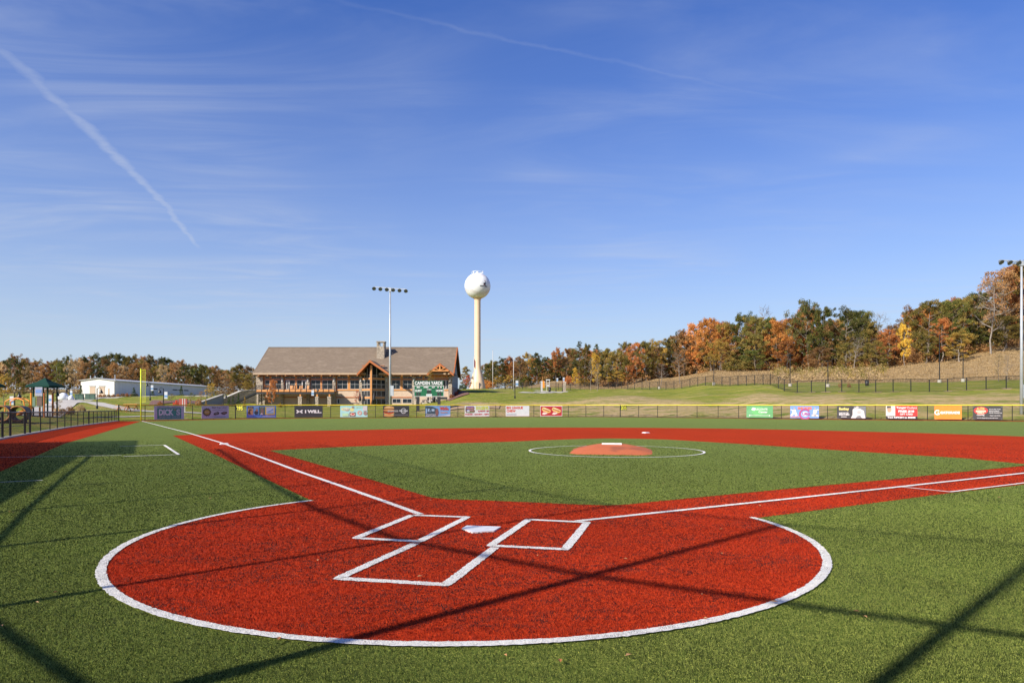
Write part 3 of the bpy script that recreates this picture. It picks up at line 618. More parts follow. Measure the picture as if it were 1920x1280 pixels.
banner(377, 428, 'lilac grey banner with a gold sun emblem and two dark caps', (.54, .53, .62), [('p', [(.19 + (.13 if i % 2 else .17) * math.cos(i * math.pi / 15) * 1, .5 + (.27 if i % 2 else .36) * math.sin(i * math.pi / 15)) for i in range(30)], (.09, .05, .03)), ('e', .19, .5, .1, .2, (.45, .3, .06)), ('t', 'SUN CAP', .12, .46, .26, .55, .02, (.6, .55, .5)),
    ('t', 'Ball Cap Liner', .38, .77, .93, .93, .01, (.04, .04, .08)), ('t', 'Protects Head From Sweat', .39, .64, .94, .71, .0, (.06, .06, .1)),
    ('p', [(.42, .3), (.5, .25), (.62, .32), (.64, .47), (.58, .53), (.46, .45)], (.05, .035, .03)), ('p', [(.68, .42), (.8, .53), (.92, .52), (.93, .4), (.83, .28), (.74, .32)], (.05, .035, .03)), ('e', .53, .4, .06, .05, (.3, .28, .28)), ('e', .82, .43, .06, .05, (.3, .2, .15)), ('t', 'ballcapliner.com', .44, .07, .88, .16, .0, (.06, .06, .1))])
banner(462, 517, 'blue banner with three small action photos and a yellow framed panel', (.12, .3, .8), [('r', .04, .24, .22, .94, (.62, .42, .2)), ('r', .04, .8, .22, .94, (.05, .05, .05)), ('e', .1, .45, .05, .16, (.08, .06, .05)), ('e', .16, .5, .045, .14, (.6, .3, .15)), ('e', .12, .66, .05, .07, (.2, .1, .06)),
    ('r', .235, .24, .41, .94, (.2, .45, .75)), ('e', .32, .42, .07, .17, (.05, .07, .09)), ('e', .34, .64, .04, .1, (.5, .25, .14)), ('r', .425, .24, .6, .94, (.14, .22, .12)), ('e', .52, .55, .05, .28, (.3, .2, .17)), ('p', [(.45, .26), (.5, .4), (.56, .26)], (.75, .7, .7)),
    ('t', 'PLAY', .07, .84, .2, .9, .03, W_), ('t', 'LEARN', .25, .84, .4, .9, .03, W_), ('t', 'STAY', .45, .84, .58, .9, .03, W_), ('r', .62, .24, .95, .94, Y_), ('r', .66, .32, .92, .88, (.55, .62, .78)), ('p', [(.68, .5), (.8, .6), (.9, .75), (.88, .62), (.78, .5)], (.12, .3, .6)), ('r', .68, .34, .9, .46, (.25, .5, .75)),
    ('t', 'www.visitthebeach.com', .52, .08, .95, .18, .02, W_), ('t', 'world class resorts and parks', .04, .09, .48, .16, .0, (.5, .55, .65))])
ua = []   # interlocking mark of two arcs over each other
banner(552, 605, 'black banner with a white interlocking mark reading I WILL', (.035, .037, .04), [('p', [(.06, .64), (.11, .64), (.15, .56), (.21, .56), (.25, .64), (.3, .64), (.27, .53), (.22, .5), (.27, .47), (.3, .36), (.25, .36), (.21, .44), (.15, .44), (.11, .36), (.06, .36), (.09, .47), (.14, .5), (.09, .53)], W_), ('e', .18, .5, .03, .035, (.035, .037, .04)),
    ('t', 'I WILL.', .37, .36, .96, .64, .055, W_)])
banner(638, 689, 'pale aqua banner with a yellow ellipse and pictures of food', (.35, .62, .62), [('e', .2, .7, .17, .14, (.72, .62, .2)), ('e', .43, .66, .08, .16, (.66, .62, .25)), ('e', .2, .71, .13, .08, (.75, .72, .55)), ('t', 'Frozen Treats', .1, .64, .36, .74, .03, (.08, .12, .4)), ('t', 'ICES', .2, .54, .32, .62, .03, (.5, .1, .15)), ('e', .47, .86, .05, .09, (.25, .22, .22)),
    ('r', .34, .07, .56, .42, (.16, .08, .06)), ('e', .45, .25, .09, .13, (.65, .5, .4)), ('e', .46, .27, .05, .07, (.5, .04, .04)), ('o', .71, .38, .2, .09, 0, 360, (.6, .35, .28)), ('t', 'COME COOL OFF', .56, .8, .82, .92, .02, (.5, .66, .3)), ('r', .83, .55, .99, .97, (.55, .52, .52)), ('e', .92, .34, .07, .18, (.3, .2, .18)), ('r', .08, .08, .3, .34, (.42, .66, .4))])
banner(718, 767, 'charcoal banner with a large hamburger and a white ring emblem', (.045, .045, .045), [('e', .22, .14, .2, .12, (.58, .3, .1)), ('p', [(.01, .3), (.1, .2), (.24, .3), (.36, .19), (.44, .32), (.3, .42), (.08, .42)], (.45, .52, .22)), ('e', .22, .36, .2, .1, (.55, .08, .03)), ('e', .22, .48, .21, .12, (.18, .07, .03)), ('e', .22, .6, .21, .1, (.6, .26, .08)), ('p', [(.04, .74), (.05, .86), (.12, .96), (.22, .98), (.34, .95), (.41, .86), (.42, .74)], (.66, .36, .13)), ('e', .2, .9, .09, .05, (.74, .5, .25)),
    ('t', 'SHAKES', .17, .45, .58, .6, .03, (.5, .48, .46)), ('o', .78, .53, .24, .2, 0, 360, W_), ('t', 'Hard Rock', .62, .48, .95, .62, .035, W_), ('t', 'CAFE', .74, .36, .83, .43, .02, W_), ('r', .4, .17, .95, .19, (.4, .4, .4))])
banner(797, 844, 'blue sky banner with a grey wooden coaster and red script', (.22, .38, .66), [('p', [(0, .97), (.1, .97), (.28, .92), (.42, .78), (.5, .6), (.54, .38), (.5, .05), (0, .05)], (.06, .09, .12)), ('r', .02, .3, .07, .75, (.3, .45, .7)), ('r', .1, .45, .2, .72, (.4, .52, .68)), ('r', .25, .5, .36, .7, (.42, .52, .66)), ('p', [(.13, .45), (.16, .45), (.24, .85), (.2, .85)], (.08, .1, .12)), ('e', .46, .42, .06, .34, (.26, .12, .1)), ('t', 'WILD', .55, .78, .88, .9, .03, (.62, .12, .06)), ('t', 'Ride', .6, .6, .93, .84, .05, (.62, .08, .05)), ('t', 'Coaster Fun', .6, .32, .88, .46, .03, (.68, .3, .2)), ('p', [(.5, .04), (.99, .04), (.99, .2), (.75, .1)], (.6, .66, .75)),
    ('t', 'Wood Frame', .03, .16, .42, .25, .03, W_), ('t', 'Steel Coaster', .03, .05, .42, .14, .03, W_)])
banner(871, 917, 'white banner with yellow and red capitals beside a purple crest', (.72, .72, .7), [('p', [(.03, .74), (.06, .92), (.2, .95), (.36, .94), (.4, .8), (.38, .62), (.42, .5), (.38, .34), (.22, .3), (.06, .34), (.03, .5)], (.2, .1, .06)), ('p', [(.07, .72), (.09, .88), (.35, .9), (.36, .74)], (.25, .12, .45)), ('t', 'OLD MILL', .07, .7, .37, .82, .04, (.7, .35, .05)), ('r', .07, .52, .36, .66, (.1, .1, .4)), ('t', 'Candy', .18, .5, .37, .64, .04, (.7, .35, .08)), ('e', .14, .5, .06, .1, (.6, .6, .65)), ('e', .22, .38, .16, .05, (.25, .3, .18)), ('t', 'SOUVENIR', .45, .8, .97, .95, .045, (.68, .66, .05)), ('t', 'SWEETS', .45, .62, .97, .78, .045, (.68, .66, .05)), ('t', 'LIGHT 20', .54, .43, .98, .56, .05, RED), ('t', 'FUDGE - CANDY - GIFT', .02, .14, .98, .26, .05, RED)])
banner(948, 992, 'white banner with red block capitals BIG LEAGUE CHEW', (.7, .7, .7), [('t', 'BIG LEAGUE', .03, .68, .73, .92, .055, (.62, .06, .02)), ('t', 'CHEW', .03, .38, .42, .62, .055, (.62, .06, .02)), ('r', .03, .24, .44, .26, (.3, .3, .36)), ('r', .03, .17, .46, .19, (.3, .3, .36)), ('r', .03, .1, .45, .12, (.3, .3, .36))])
hd = []
for ox in (.06, .52):
    hd += [('p', [(ox, .62), (ox + .05, .85), (ox + .12, .84), (ox + .42, .56), (ox + .4, .36), (ox + .3, .3), (ox + .1, .42)], (.66, .4, .12)), ('p', [(ox + .05, .66), (ox + .1, .78), (ox + .38, .52), (ox + .34, .42)], (.35, .06, .03)), ('p', [(ox + .06, .73), (ox + .1, .84), (ox + .4, .56), (ox + .37, .52)], (.72, .6, .3)), ('p', [(ox + .01, .2), (ox + .08, .34), (ox + .2, .36), (ox + .28, .26), (ox + .12, .14)], (.7, .62, .55)), ('e', ox + .14, .38, .06, .08, (.6, .25, .2))]
banner(1013, 1054, 'deep red banner with two hot dogs and a white edge', (.66, .6, .6), [('r', .015, .04, .985, .94, (.4, .02, .025))] + hd)
banner(1400, 1449.5, 'green banner with a white diamond and a double arrow', (.1, .33, .12), [('p', [(0, 0), (.12, 0), (.4, 1), (.2, 1), (0, .5)], (.12, .36, .16)), ('e', .45, .55, .25, .4, (.12, .42, .14)), ('p', [(.18, .68), (.25, .86), (.37, .78), (.31, .58)], W_), ('t', 'LECONTE', .36, .64, .8, .8, .03, (.6, .66, .6)), ('t', 'Center', .46, .4, .8, .58, .03, (.66, .7, .66)), ('r', .12, .18, .88, .205, W_), ('p', [(.09, .19), (.14, .25), (.14, .13)], W_), ('p', [(.91, .19), (.86, .25), (.86, .13)], W_)])
fig = lambda x, s: [('e', x, .78, .028, .07, (.45, .3, .2)), ('p', [(x - .05, .66), (x + .05, .7), (x + .07, .45), (x + .12 * s, .2), (x + .05 * s, .16), (x, .36), (x - .1 * s, .12), (x - .14 * s, .2), (x - .06, .44)], (.72, .72, .72)), ('p', [(x - .04, .64), (x - .13 * s, .74), (x - .13 * s, .66), (x - .03, .56)], (.72, .72, .72))]
banner(1482, 1535.5, 'sky blue banner with a large ringed C and two white player figures', (.16, .3, .64), fig(.14, 1) + fig(.86, -1) + [('t', 'SMOKIES', .26, .7, .76, .92, .055, (.62, .16, .08)), ('e', .52, .34, .12, .2, (.55, .62, .75)), ('o', .52, .32, .46, .32, 35, 325, (.36, .06, .2)), ('t', 'UBS', .42, .23, .7, .45, .06, (.3, .07, .25)), ('t', 'baseball', .03, .06, .32, .18, .03, (.65, .25, .2))])
banner(1569.5, 1624, 'black banner with yellow script and a grey pitcher photograph', (.035, .036, .04), [('r', .58, .03, .99, .97, (.16, .17, .18)), ('t', 'Eastbay', .07, .6, .42, .88, .05, (.7, .6, .2)), ('t', 'FAMOUS FOR', .07, .4, .4, .49, .03, W_), ('t', 'BREATHERS', .07, .26, .43, .37, .05, W_), ('r', .14, .12, .34, .16, W_), ('p', [(.48, .03), (.54, .3), (.54, .7), (.62, .86), (.68, .8), (.8, .78), (.92, .62), (.95, .3), (.97, .03), (.86, .03), (.8, .25), (.7, .2), (.64, .03)], (.6, .6, .59)), ('e', .7, .88, .05, .1, (.45, .43, .42)), ('e', .76, .5, .07, .12, (.4, .4, .39))])
banner(1661, 1720, 'red and white banner reading TangerOutlets FREE $10 GIFT CARD', (.62, .035, .03), [('r', 0, .22, .3, 1, (.66, .62, .54)), ('e', .11, .72, .07, .22, (.5, .32, .22)), ('p', [(.02, .82), (.04, .98), (.16, .98), (.17, .86), (.08, .84)], (.05, .05, .05)), ('p', [(.0, .24), (.05, .45), (.18, .48), (.22, .24)], (.7, .68, .62)), ('t', 'Tanger', .33, .76, .66, .95, .04, W_), ('t', 'Outlets', .67, .78, .98, .95, 0, W_), ('t', 'FREE $10', .4, .48, .9, .68, .06, W_), ('t', 'GIFT CARD', .45, .3, .86, .44, .03, W_), ('r', 0, 0, 1, .22, K_), ('t', 'Text RIPKEN to 80888', .05, .05, .94, .18, .05, W_)])
banner(1752, 1803, 'plain orange banner with a white G mark reading GATORADE', (.78, .25, .03), [('o', .11, .51, .2, .12, 45, 330, W_), ('r', .11, .44, .17, .53, W_), ('t', 'GATORADE', .21, .4, .93, .6, .07, W_)])
banner(1824, 1880, 'charcoal banner with a red oval crest and white list lettering', (.04, .042, .043), [('e', .27, .66, .24, .29, (.55, .04, .03)), ('t', 'ALL STAR', .13, .72, .4, .9, .05, (.66, .5, .15)), ('r', .1, .55, .44, .68, (.6, .55, .4)), ('t', 'GRILL', .15, .42, .4, .54, .05, (.62, .58, .4)), ('t', 'Sports Bar Food', .55, .72, .92, .79, .03, W_), ('t', 'Games and More', .55, .59, .88, .66, .03, W_), ('t', 'Family Friendly Fun', .55, .46, .97, .53, .03, W_), ('t', 'Catering', .13, .27, .39, .38, .03, W_), ('t', 'Open Late Daily', .57, .26, .93, .33, .02, W_), ('t', 'www.allstarsportsgrill.com', .14, .08, .84, .15, .02, W_)])
def number_plate(px, txt, label):
    x, y = fence_pt(px); t = thing('distance_marker', label, 'sign', (x, y - .1, FH - .62), 0)
    MB().box(0, -.008, 0, .78, .004, .55).build('marker_board', solid((.05, .08, .03)), t); prints(t, .78, .55, [('t', txt, .06, .08, .94, .92, .03, (.78, .74, .04))])
number_plate(443.3, '295', 'yellow distance number hung below the cap on the left fence'); number_plate(1163.5, '335', 'yellow distance number hung below the cap at centre field')

# ------------------------------------------------------------------ foul pole
fx_, fy_ = G(264.2, 789.2); h = PZ(691, fy_)
t = thing('foul_pole', 'tall yellow foul pole with a mesh wing in the left corner', 'foul pole', (fx_, fy_, 0))
MB().tube((0, 0, -.1), (0, 0, h), .055, n=14).build('pole', M['pole_yellow'], t, smooth=True)
MB().face([(.09, 0, FH + .3), (.42, 0, FH + .3), (.42, 0, h - .1), (.09, 0, h - .1)]).build('mesh_wing', net_mat('yellow_mesh', (.6, .6, .03), .16), t)
MB().path([(.08, 0, FH + .3), (.43, 0, FH + .3), (.43, 0, h - .1), (.08, 0, h - .1)], .014).build('wing_frame', M['pole_yellow'], t)

# ------------------------------------------------------------------ low black fence on the left with its concrete kerb
lf = thing('side_fence', 'low black mesh fence beside the red strip at left', 'fence', (*CURB[4], 0)); o1 = Vector((*CURB[4], 0))
cpts = [(-14.2 - .3, 10)] + [CURB[4], CURB[3], CURB[2], CURB[1], CURB[0]]
def curb_at(px, tab=[(-90, 843), (-40, 832.5), (0, 824.6), (25, 819.6), (62, 813.2), (130, 801.5), (222, 789.2)]):
    return G(px, float(np.interp(px, [a for a, b in tab], [b for a, b in tab])))
lp = [-62, -28, 9.5, 24, 51, 60.5, 80, 97.5, 111, 125, 136.5, 149, 159.5, 169.5, 178, 185, 192.5, 199.5, 206, 212, 217.5, 222]
ltop = lambda p: float(np.interp(p, [0, 222], [1.2, .98]))
for i, p in enumerate(lp):
    x, y = curb_at(p); big = p in (24, 60.5, 51, 9.5, 169.5); MB().tube(Vector((x - .12, y, -.1)) - o1, Vector((x - .12, y, ltop(p) + (.05 if big else 0))) - o1, .05 if big else .028, n=8).build('post', M['black'], lf)
for a, b in zip(lp[:-1], lp[1:]):
    A = Vector((*curb_at(a), 0)) - o1 + Vector((-.12, 0, 0)); B = Vector((*curb_at(b), 0)) - o1 + Vector((-.12, 0, 0)); up = Vector((0, 0, 1))
    MB().face([A + up * .05, B + up * .05, B + up * (ltop(b) - .02), A + up * (ltop(a) - .02)]).build('mesh_panel', M['chain_mid'] if 'chain_mid' in M else M['chain'], lf)
    MB().tube(A + up * ltop(a), B + up * ltop(b), .035, n=6).build('top_rail', M['black'], lf); MB().tube(A + up * .5, B + up * .5, .016, n=5).build('middle_rail', M['black'], lf)
kb = MB(); pts = [curb_at(p) for p in (-62, 0, 25, 62, 130, 222)]
for a, b in zip(pts[:-1], pts[1:]): kb.prism([(a[0] - .28, a[1], -.1), (a[0] + .03, a[1], -.1), (a[0] + .03, a[1], .07), (a[0] - .28, a[1], .07)], (b[0] - a[0], b[1] - a[1], 0))
tag(kb.build('kerb', M['concrete']), 'pale concrete kerb under the low left fence', kind='structure')

# ------------------------------------------------------------------ floodlight masts
def flood(px, D, top, base_z, arm_px, nl, label, tilt, boxz):
    X = PX(px, D); t = thing('floodlight_mast', label, 'floodlight mast', (X, D, base_z)); h = PZ(top, D) - base_z
    MB().tube((0, 0, -.3), (0, 0, h), .17, .09, 14).build('mast', M['galv'], t, smooth=True)
    aw = arm_px / FPX * D
    MB().bar((-aw / 2, 0, h - .05 + tilt * aw / 2), (aw / 2, 0, h - .05 - tilt * aw / 2), .09, .09).build('cross_arm', M['galv'], t)
    MB().box(-.14, -.14, h - .5, .14, .14, h - .02).build('mast_head', M['galv'], t)
    for i in range(nl):
        u = -aw / 2 + aw * (i + .1) / (nl - .8); z = h - .05 - tilt * u
        L = MB(); d = Vector((.1, -.75, -.62)).normalized(); c = Vector((u, -.12, z - .2)); prof = [(.08, -.25), (.14, -.18), (.24, .02), (.27, .11)]
        uu = d.orthogonal().normalized(); ww = d.cross(uu)
        for r, s in prof:
            for k in range(12): a = k * math.pi / 6; L.v.append(tuple(c + d * s + uu * (r * math.cos(a)) + ww * (r * math.sin(a))))
        for q in range(3):
            for k in range(12): j = (k + 1) % 12; L.f.append((q * 12 + k, q * 12 + j, q * 12 + 12 + j, q * 12 + 12 + k))
        L.f.append(tuple(range(12))); f = L.build('floodlight', M['lamp_grey'], t, smooth=True)
        MB().face([tuple(c + d * .095 + uu * (.25 * math.cos(k * math.pi / 6)) + ww * (.25 * math.sin(k * math.pi / 6))) for k in range(12)]).build('lens', M['lens'], f)
        MB().tube((u, 0, z), tuple(c - d * .15), .03, n=6).build('bracket', M['galv'], f)
    MB().box(.08, -.28, boxz, .5, -.1, boxz + 1.35).build('ballast_box', M['galv'], t)
    return t
M['lamp_grey'] = pm('grey_lamp_housing', (.2, .22, .23), None, rough=.4, metal=.3); M['lens'] = pm('lamp_lens', (.16, .17, .17), None, rough=.15)
flood(731.5, 90, 539.5, .5, 62, 6, 'tall grey floodlight mast with six lamps in front of the lodge', .075, 2.2)
flood(1915.5, 68.5, 489, .2, 84, 6, 'tall grey floodlight mast at the right edge of the picture', .05, 2.0)

# ------------------------------------------------------------------ scoreboard
D = 92.; sx0, sx1 = PX(776.6, D), PX(832, D); zt, zm, zb = PZ(713.2, D), PZ(722.3, D), PZ(742.8, D); gz = tz((sx0 + sx1) / 2, D)
t = thing('scoreboard', 'green scoreboard on two dark posts reading CAMDEN YARDS', 'scoreboard', (sx0, D, gz)); W = sx1 - sx0
for u in (.12, .835): MB().box(W * u - .19, .1, -.4, W * u + .19, .4, zb - gz + .5).build('post', M['dark'], t)
b1 = MB().box(0, 0, zb - gz, W, .3, zm - gz).build('score_panel', M['score_green'], t); b2 = MB().box(-.06, .02, zm - gz + .01, W - .05, .28, zt - gz).build('title_panel', pm('dark_scoreboard_green', (.01, .06, .03), None, rough=.5), t)
for q in ((-.03, zb - gz - .05, W + .03, zb - gz + .03), (-.03, zm - gz - .09, W + .03, zm - gz - .01)): MB().box(q[0], -.03, q[1], q[2], -.002, q[3]).build('trim', M['frame'], t)
for q in ((-.05, .03), (W - .03, W + .05)): MB().box(q[0], -.028, zb - gz + .032, q[1], -.001, zm - gz - .092).build('trim', M['frame'], t)
e1 = bpy.data.objects.new('title_lettering_board', None); COL.objects.link(e1); e1.parent = t; e1.location = (-.06, .02, zm - gz)
prints(e1, W, zt - zm, [('t', 'CAMDEN YARDS', .035, .14, .97, .84, .02, W_)], y0=-.002)
e2 = bpy.data.objects.new('score_lettering_board', None); COL.objects.link(e2); e2.parent = t; e2.location = (0, 0, zb - gz)
prints(e2, W, zm - zb, [('t', 'BALL', .09, .77, .2, .9, .05, W_), ('t', 'STRIKE', .32, .77, .48, .9, .05, W_), ('t', 'OUT', .6, .77, .7, .9, .05, W_), ('t', 'H', .79, .77, .83, .9, .05, W_), ('t', 'E', .89, .77, .93, .9, .05, W_), ('t', 'GUEST', .03, .42, .26, .62, .03, W_), ('t', 'HOME', .74, .42, .97, .62, .03, W_),
    ('t', 'INNING', .43, .59, .58, .66, .05, W_), ('r', .43, .27, .5, .57, K_), ('r', .51, .27, .575, .57, K_), ('r', .07, .06, .125, .38, K_), ('r', .15, .06, .205, .38, K_), ('r', .78, .06, .835, .38, K_), ('r', .86, .06, .915, .38, K_), ('r', .41, .02, .6, .22, (.6, .62, .6)), ('t', 'DAKTRONICS', .43, .07, .58, .16, .03, (.2, .4, .45)),
    ('r', .08, .7, .2, .74, K_), ('r', .33, .7, .47, .74, K_), ('r', .6, .7, .7, .74, K_), ('r', .77, .64, .84, .74, K_), ('r', .87, .64, .94, .74, K_)], y0=-.002)

# ------------------------------------------------------------------ water tower
D = 210.; X = PX(895.4, D); Rb = 24.3 / FPX * D; zc = PZ(536.2, D); gz = tz(X, D)
t = thing('water_tower', 'cream water tower whose tank is painted as a white baseball', 'water tower', (X, D, gz)); zz = lambda py: PZ(py, D) - gz
MB().lathe([(2.55, -.6), (2.52, zz(727)), (2.36, zz(722)), (2.05, zz(714)), (1.62, zz(704)), (1.2, zz(695)), (1.02, zz(688)), (.95, zz(678)), (.95, zz(620)), (.95, zz(564)), (1.08, zz(560.5)), (1.5, zz(558.3)), (1.75, zz(556.5))], 40).build('column', M['tower'], t, smooth=True)
prof = [(max(.01, Rb * math.sin(a)), zc - gz - Rb * math.cos(a)) for a in np.linspace(.42, math.pi - .01, 30)]
ball = MB().lathe(prof, 56).build('tank', M['ball'], t, smooth=True)
# stitches along the two seam curves
sb = MB(); cz = zc - gz
def sph(lon, lat, r=Rb * 1.003): return Vector((r * math.cos(lat) * math.sin(lon), -r * math.cos(lat) * math.cos(lon), cz + r * math.sin(lat)))
for s in (-1, 1):
    for i in range(64):
        lon = -math.pi + 2 * math.pi * i / 64; lat = (-.52 - .22 * math.sin(2 * lon + .9)) if s < 0 else (.68 + .16 * math.sin(2 * lon + .6))
        for k in (-1, 1):
            a = sph(lon, lat + k * .02); c = sph(lon + .03, lat + k * .115); d = sph(lon + .014, lat + k * .115); e = sph(lon - .016, lat + k * .02); sb.face([a, c, d, e])
tag(sb.build('stitching', M['stitch'], ball), kind='stuff')
def on_ball(name, lon0, lat0, pts, fs, m):
    me = bpy.data.meshes.new(name); me.from_pydata([tuple(sph(lon0 + u / math.cos(lat0), lat0 + v, Rb * 1.004)) for u, v in pts], [], fs); me.materials.append(m); add(name, me, ball)
co, fs2 = text_mesh('PIGEON FORGE', .05); on_ball('lettering', .56, -.2, [((q[0] - .5) * .62, q[1] * .095) for q in co], fs2, M['dark'])
bat = [(-.09, -.09), (-.1, .07), (-.04, .08), (-.02, .1), (.0, .08), (.05, .07), (.06, .16), (.1, .2), (.12, .1), (.1, -.02), (.12, -.14), (.07, -.15), (.05, -.02), (.01, -.06)]
on_ball('printed_emblem', .62, .03, bat, [tuple(range(len(bat)))], M['dark'])
em = [(-.08, -.12), (-.08, .0), (.02, .0), (.03, -.12)]; on_ball('printed_emblem', .6, .02, [(a * .95, b * .95) for a, b in em], [(0, 3, 2, 1)], pm('maroon_print', (.16, .03, .04), None))
hat = [(.01, .22), (.04, .28), (.1, .28), (.11, .22)]; on_ball('printed_emblem', .6, .03, hat, [(0, 1, 2, 3)], solid((.4, .18, .16)))
tz_ = cz + Rb
rl = MB(); ring = [(1.7 * math.cos(a), 1.7 * math.sin(a), tz_ + .35) for a in np.linspace(0, 2 * math.pi, 25)]; rl.path(ring, .06, 5)
for a in ring[::3]: rl.tube((a[0], a[1], tz_ - .45), a, .05, n=5)
rl.build('roof_railing', M['ball'], t); MB().lathe([(.5, tz_ - .1), (.5, tz_ + .25), (.2, tz_ + .4)], 12).build('roof_hatch', M['ball'], t); 
for a in (.4, 2.4): MB().box(1.7 * math.cos(a) - .12, 1.7 * math.sin(a) - .12, tz_ + .1, 1.7 * math.cos(a) + .12, 1.7 * math.sin(a) + .12, tz_ + .75).build('antenna', M['ball'], t)
MB().box(-.5, -2.7, 0, .5, -2.35, 2.1).build('door', M['tower'], t)
# ------------------------------------------------------------------ the lodge
LD = 129.8
lodge = thing('lodge', 'long two-storey timber and stone lodge with a brown shingle roof', 'building', (0, LD, 0))
lx = lambda px: PX(px, LD); lz = lambda py: PZ(py, LD)
E0, E1, ZE, ZR = PX(474.5, 128.4), PX(851, 128.4), PZ(701.5, 128.4), PZ(653, 136.8)
YE0, YR, YE1 = -1.4, 7.0, 15.4
gy0 = .6
def lb(name, m, *boxes, parent=None, smooth=False):
    b = MB()
    for q in boxes: b.box(*q)
    return b.build(name, m, parent or lodge)
WX0, WX1 = lx(481), lx(847.5)
# walls: main body in stucco, upper storey clad in cedar, sides in siding
ZF = lz(731)                                    # upper floor level
b = MB(); b.box(WX0, .12, gy0, WX1, 14, ZF - .02); b.build('lower_wall', M['stucco'], lodge)
b = MB(); b.box(WX0 + .05, .2, ZF, WX1 - .05, 13.9, ZE + .25); b.build('upper_wall', M['wood'], lodge)
g = MB(); g.prism([(WX1 - .05, .2, ZE + .25), (WX1 - .05, 13.9, ZE + .25), (WX1 - .05, 13.6, ZE + .3), (WX1 - .05, YR, ZR - .35), (WX1 - .05, .6, ZE + .3)], (-.3, 0, 0)); g.prism([(WX0 + .05, .2, ZE + .25), (WX0 + .05, 13.9, ZE + .25), (WX0 + .05, YR, ZR - .35)], (.3, 0, 0)); g.build('gable_wall', M['siding'], lodge)
lb('side_wall', M['siding'], (WX1 - .04, .3, gy0, WX1 + .03, 13.8, ZE + .3)); lb('side_wall', M['siding'], (WX0 - .03, .3, gy0, WX0 + .04, 13.8, ZE + .3))
lb('side_base', M['stone'], (WX1 + .03, .2, gy0, WX1 + .18, 14, ZF + .6))
# roof: two slopes with thickness, fascia, rakes
def slope(y0, z0, y1, z1, x0, x1, th=.22): return MB().prism([(x0, y0, z0), (x1, y0, z0), (x1, y1, z1), (x0, y1, z1)], (0, 0, th))
roof = slope(YE0, ZE, YR, ZR, E0, E1).build('roof', M['roof'], lodge); slope(YR, ZR, YE1, ZE, E0, E1).build('roof', M['roof'], lodge)
MB().bar((E0, YR, ZR + .22), (E1, YR, ZR + .22), .4, .1).build('ridge_cap', M['roof'], roof)
# shingle courses: thin lapped strips that catch the light
for k in range(1, 34):
    u = k / 34; y, z = YE0 + (YR - YE0) * u, ZE + (ZR - ZE) * u + .22
    MB().prism([(E0 + .01, y, z + .002), (E1 - .01, y, z + .002), (E1 - .01, y, z + .028), (E0 + .01, y, z + .028)], (0, .22, (ZR - ZE) / (YR - YE0) * .22 - .024)).build('shingle_course', M['roof'], roof)
lb('fascia', M['fascia'], (E0, YE0 - .06, ZE - .06, E1, YE0 + .02, ZE + .24)); lb('soffit', M['wood_dark'], (E0 + .05, YE0 + .03, ZE - .12, E1 - .05, .15, ZE - .02))
for x in (E0, E1):
    s = MB(); s.prism([(x - .09, YE0, ZE - .3), (x - .09, YE0, ZE + .26), (x - .09, YR, ZR + .27), (x - .09, YR, ZR - .3)], (.18, 0, 0)); s.prism([(x - .09, YE1, ZE - .3), (x - .09, YE1, ZE + .26), (x - .09, YR, ZR + .27), (x - .09, YR, ZR - .3)], (.18, 0, 0)); s.build('rake_board', M['wood_dark' if x > E0 else 'roof'], roof)
for i in range(22):                                # rafter tails below the eaves
    x = WX0 + (WX1 - WX0) * (i + .5) / 22
    lb('rafter_tail', M['wood'], (x - .08, YE0 + .05, ZE - .32, x + .08, .1, ZE - .13))
# chimney of stone with an open screened top
cx0, cx1, cy0, cy1 = PX(706.3, 133), PX(720.5, 133), 3.2, 4.9; ct, cm_, cbt = PZ(639.5, 133), PZ(649.5, 133), PZ(662, 133) - 1.2
ch = lb('chimney', M['stone'], (cx0, cy0, cbt, cx1, cy1, cm_), (cx0, cy0, cm_ + .002, cx0 + .28, cy0 + .3, ct - .18), (cx1 - .28, cy0, cm_ + .002, cx1, cy0 + .3, ct - .18), (cx0, cy1 - .3, cm_ + .002, cx0 + .28, cy1, ct - .18), (cx1 - .28, cy1 - .3, cm_ + .002, cx1, cy1, ct - .18), parent=roof)
lb('chimney_cap', M['stone'], (cx0 - .1, cy0 - .1, ct - .178, cx1 + .1, cy1 + .1, ct), parent=roof)
lb('chimney_bar', M['black'], ((cx0 + cx1) / 2 - .03, cy0 + .1, cm_, (cx0 + cx1) / 2 + .03, cy0 + .15, ct - .18), (cx0 + .28, cy0 + .1, (cm_ + ct) / 2 - .12, (cx0 + cx1) / 2 - .031, cy0 + .15, (cm_ + ct) / 2 - .06), parent=roof)
# windows: frame with every pane a piece of its own
def window(x0, z0, x1, z1, cols, rows=(1.,), y=.2, fw=.065, mat='frame', parent=None, name='window', pane='pane'):
    b = MB(); dep = .09; b.box(x0, y - dep, z0, x1, y, z0 + fw).box(x0, y - dep, z1 - fw, x1, y, z1).box(x0, y - dep, z0 + fw, x0 + fw, y, z1 - fw).box(x1 - fw, y - dep, z0 + fw, x1, y, z1 - fw)
    xs = [x0 + fw + (x1 - x0 - 2 * fw) * i / cols for i in range(cols + 1)]; tot = sum(rows); zs = [z0 + fw]
    for r in rows: zs.append(zs[-1] + (z1 - z0 - 2 * fw) * r / tot)
    m = fw * .32
    for x in xs[1:-1]: b.box(x - m, y - dep + .01, z0 + fw, x + m, y - .005, z1 - fw)
    for z in zs[1:-1]:
        for i in range(cols): b.box(xs[i] + (m if i else 0), y - dep + .012, z - m, xs[i + 1] - (m if i < cols - 1 else 0), y - .006, z + m)
    w = b.build(name, M[mat], parent or lodge)
    for i in range(cols):
        for j in range(len(rows)): MB().box(xs[i] + m, y - .035, zs[j] + m, xs[i + 1] - m, y - .02, zs[j + 1] - m).build(pane, M['glass'], w)
    return w
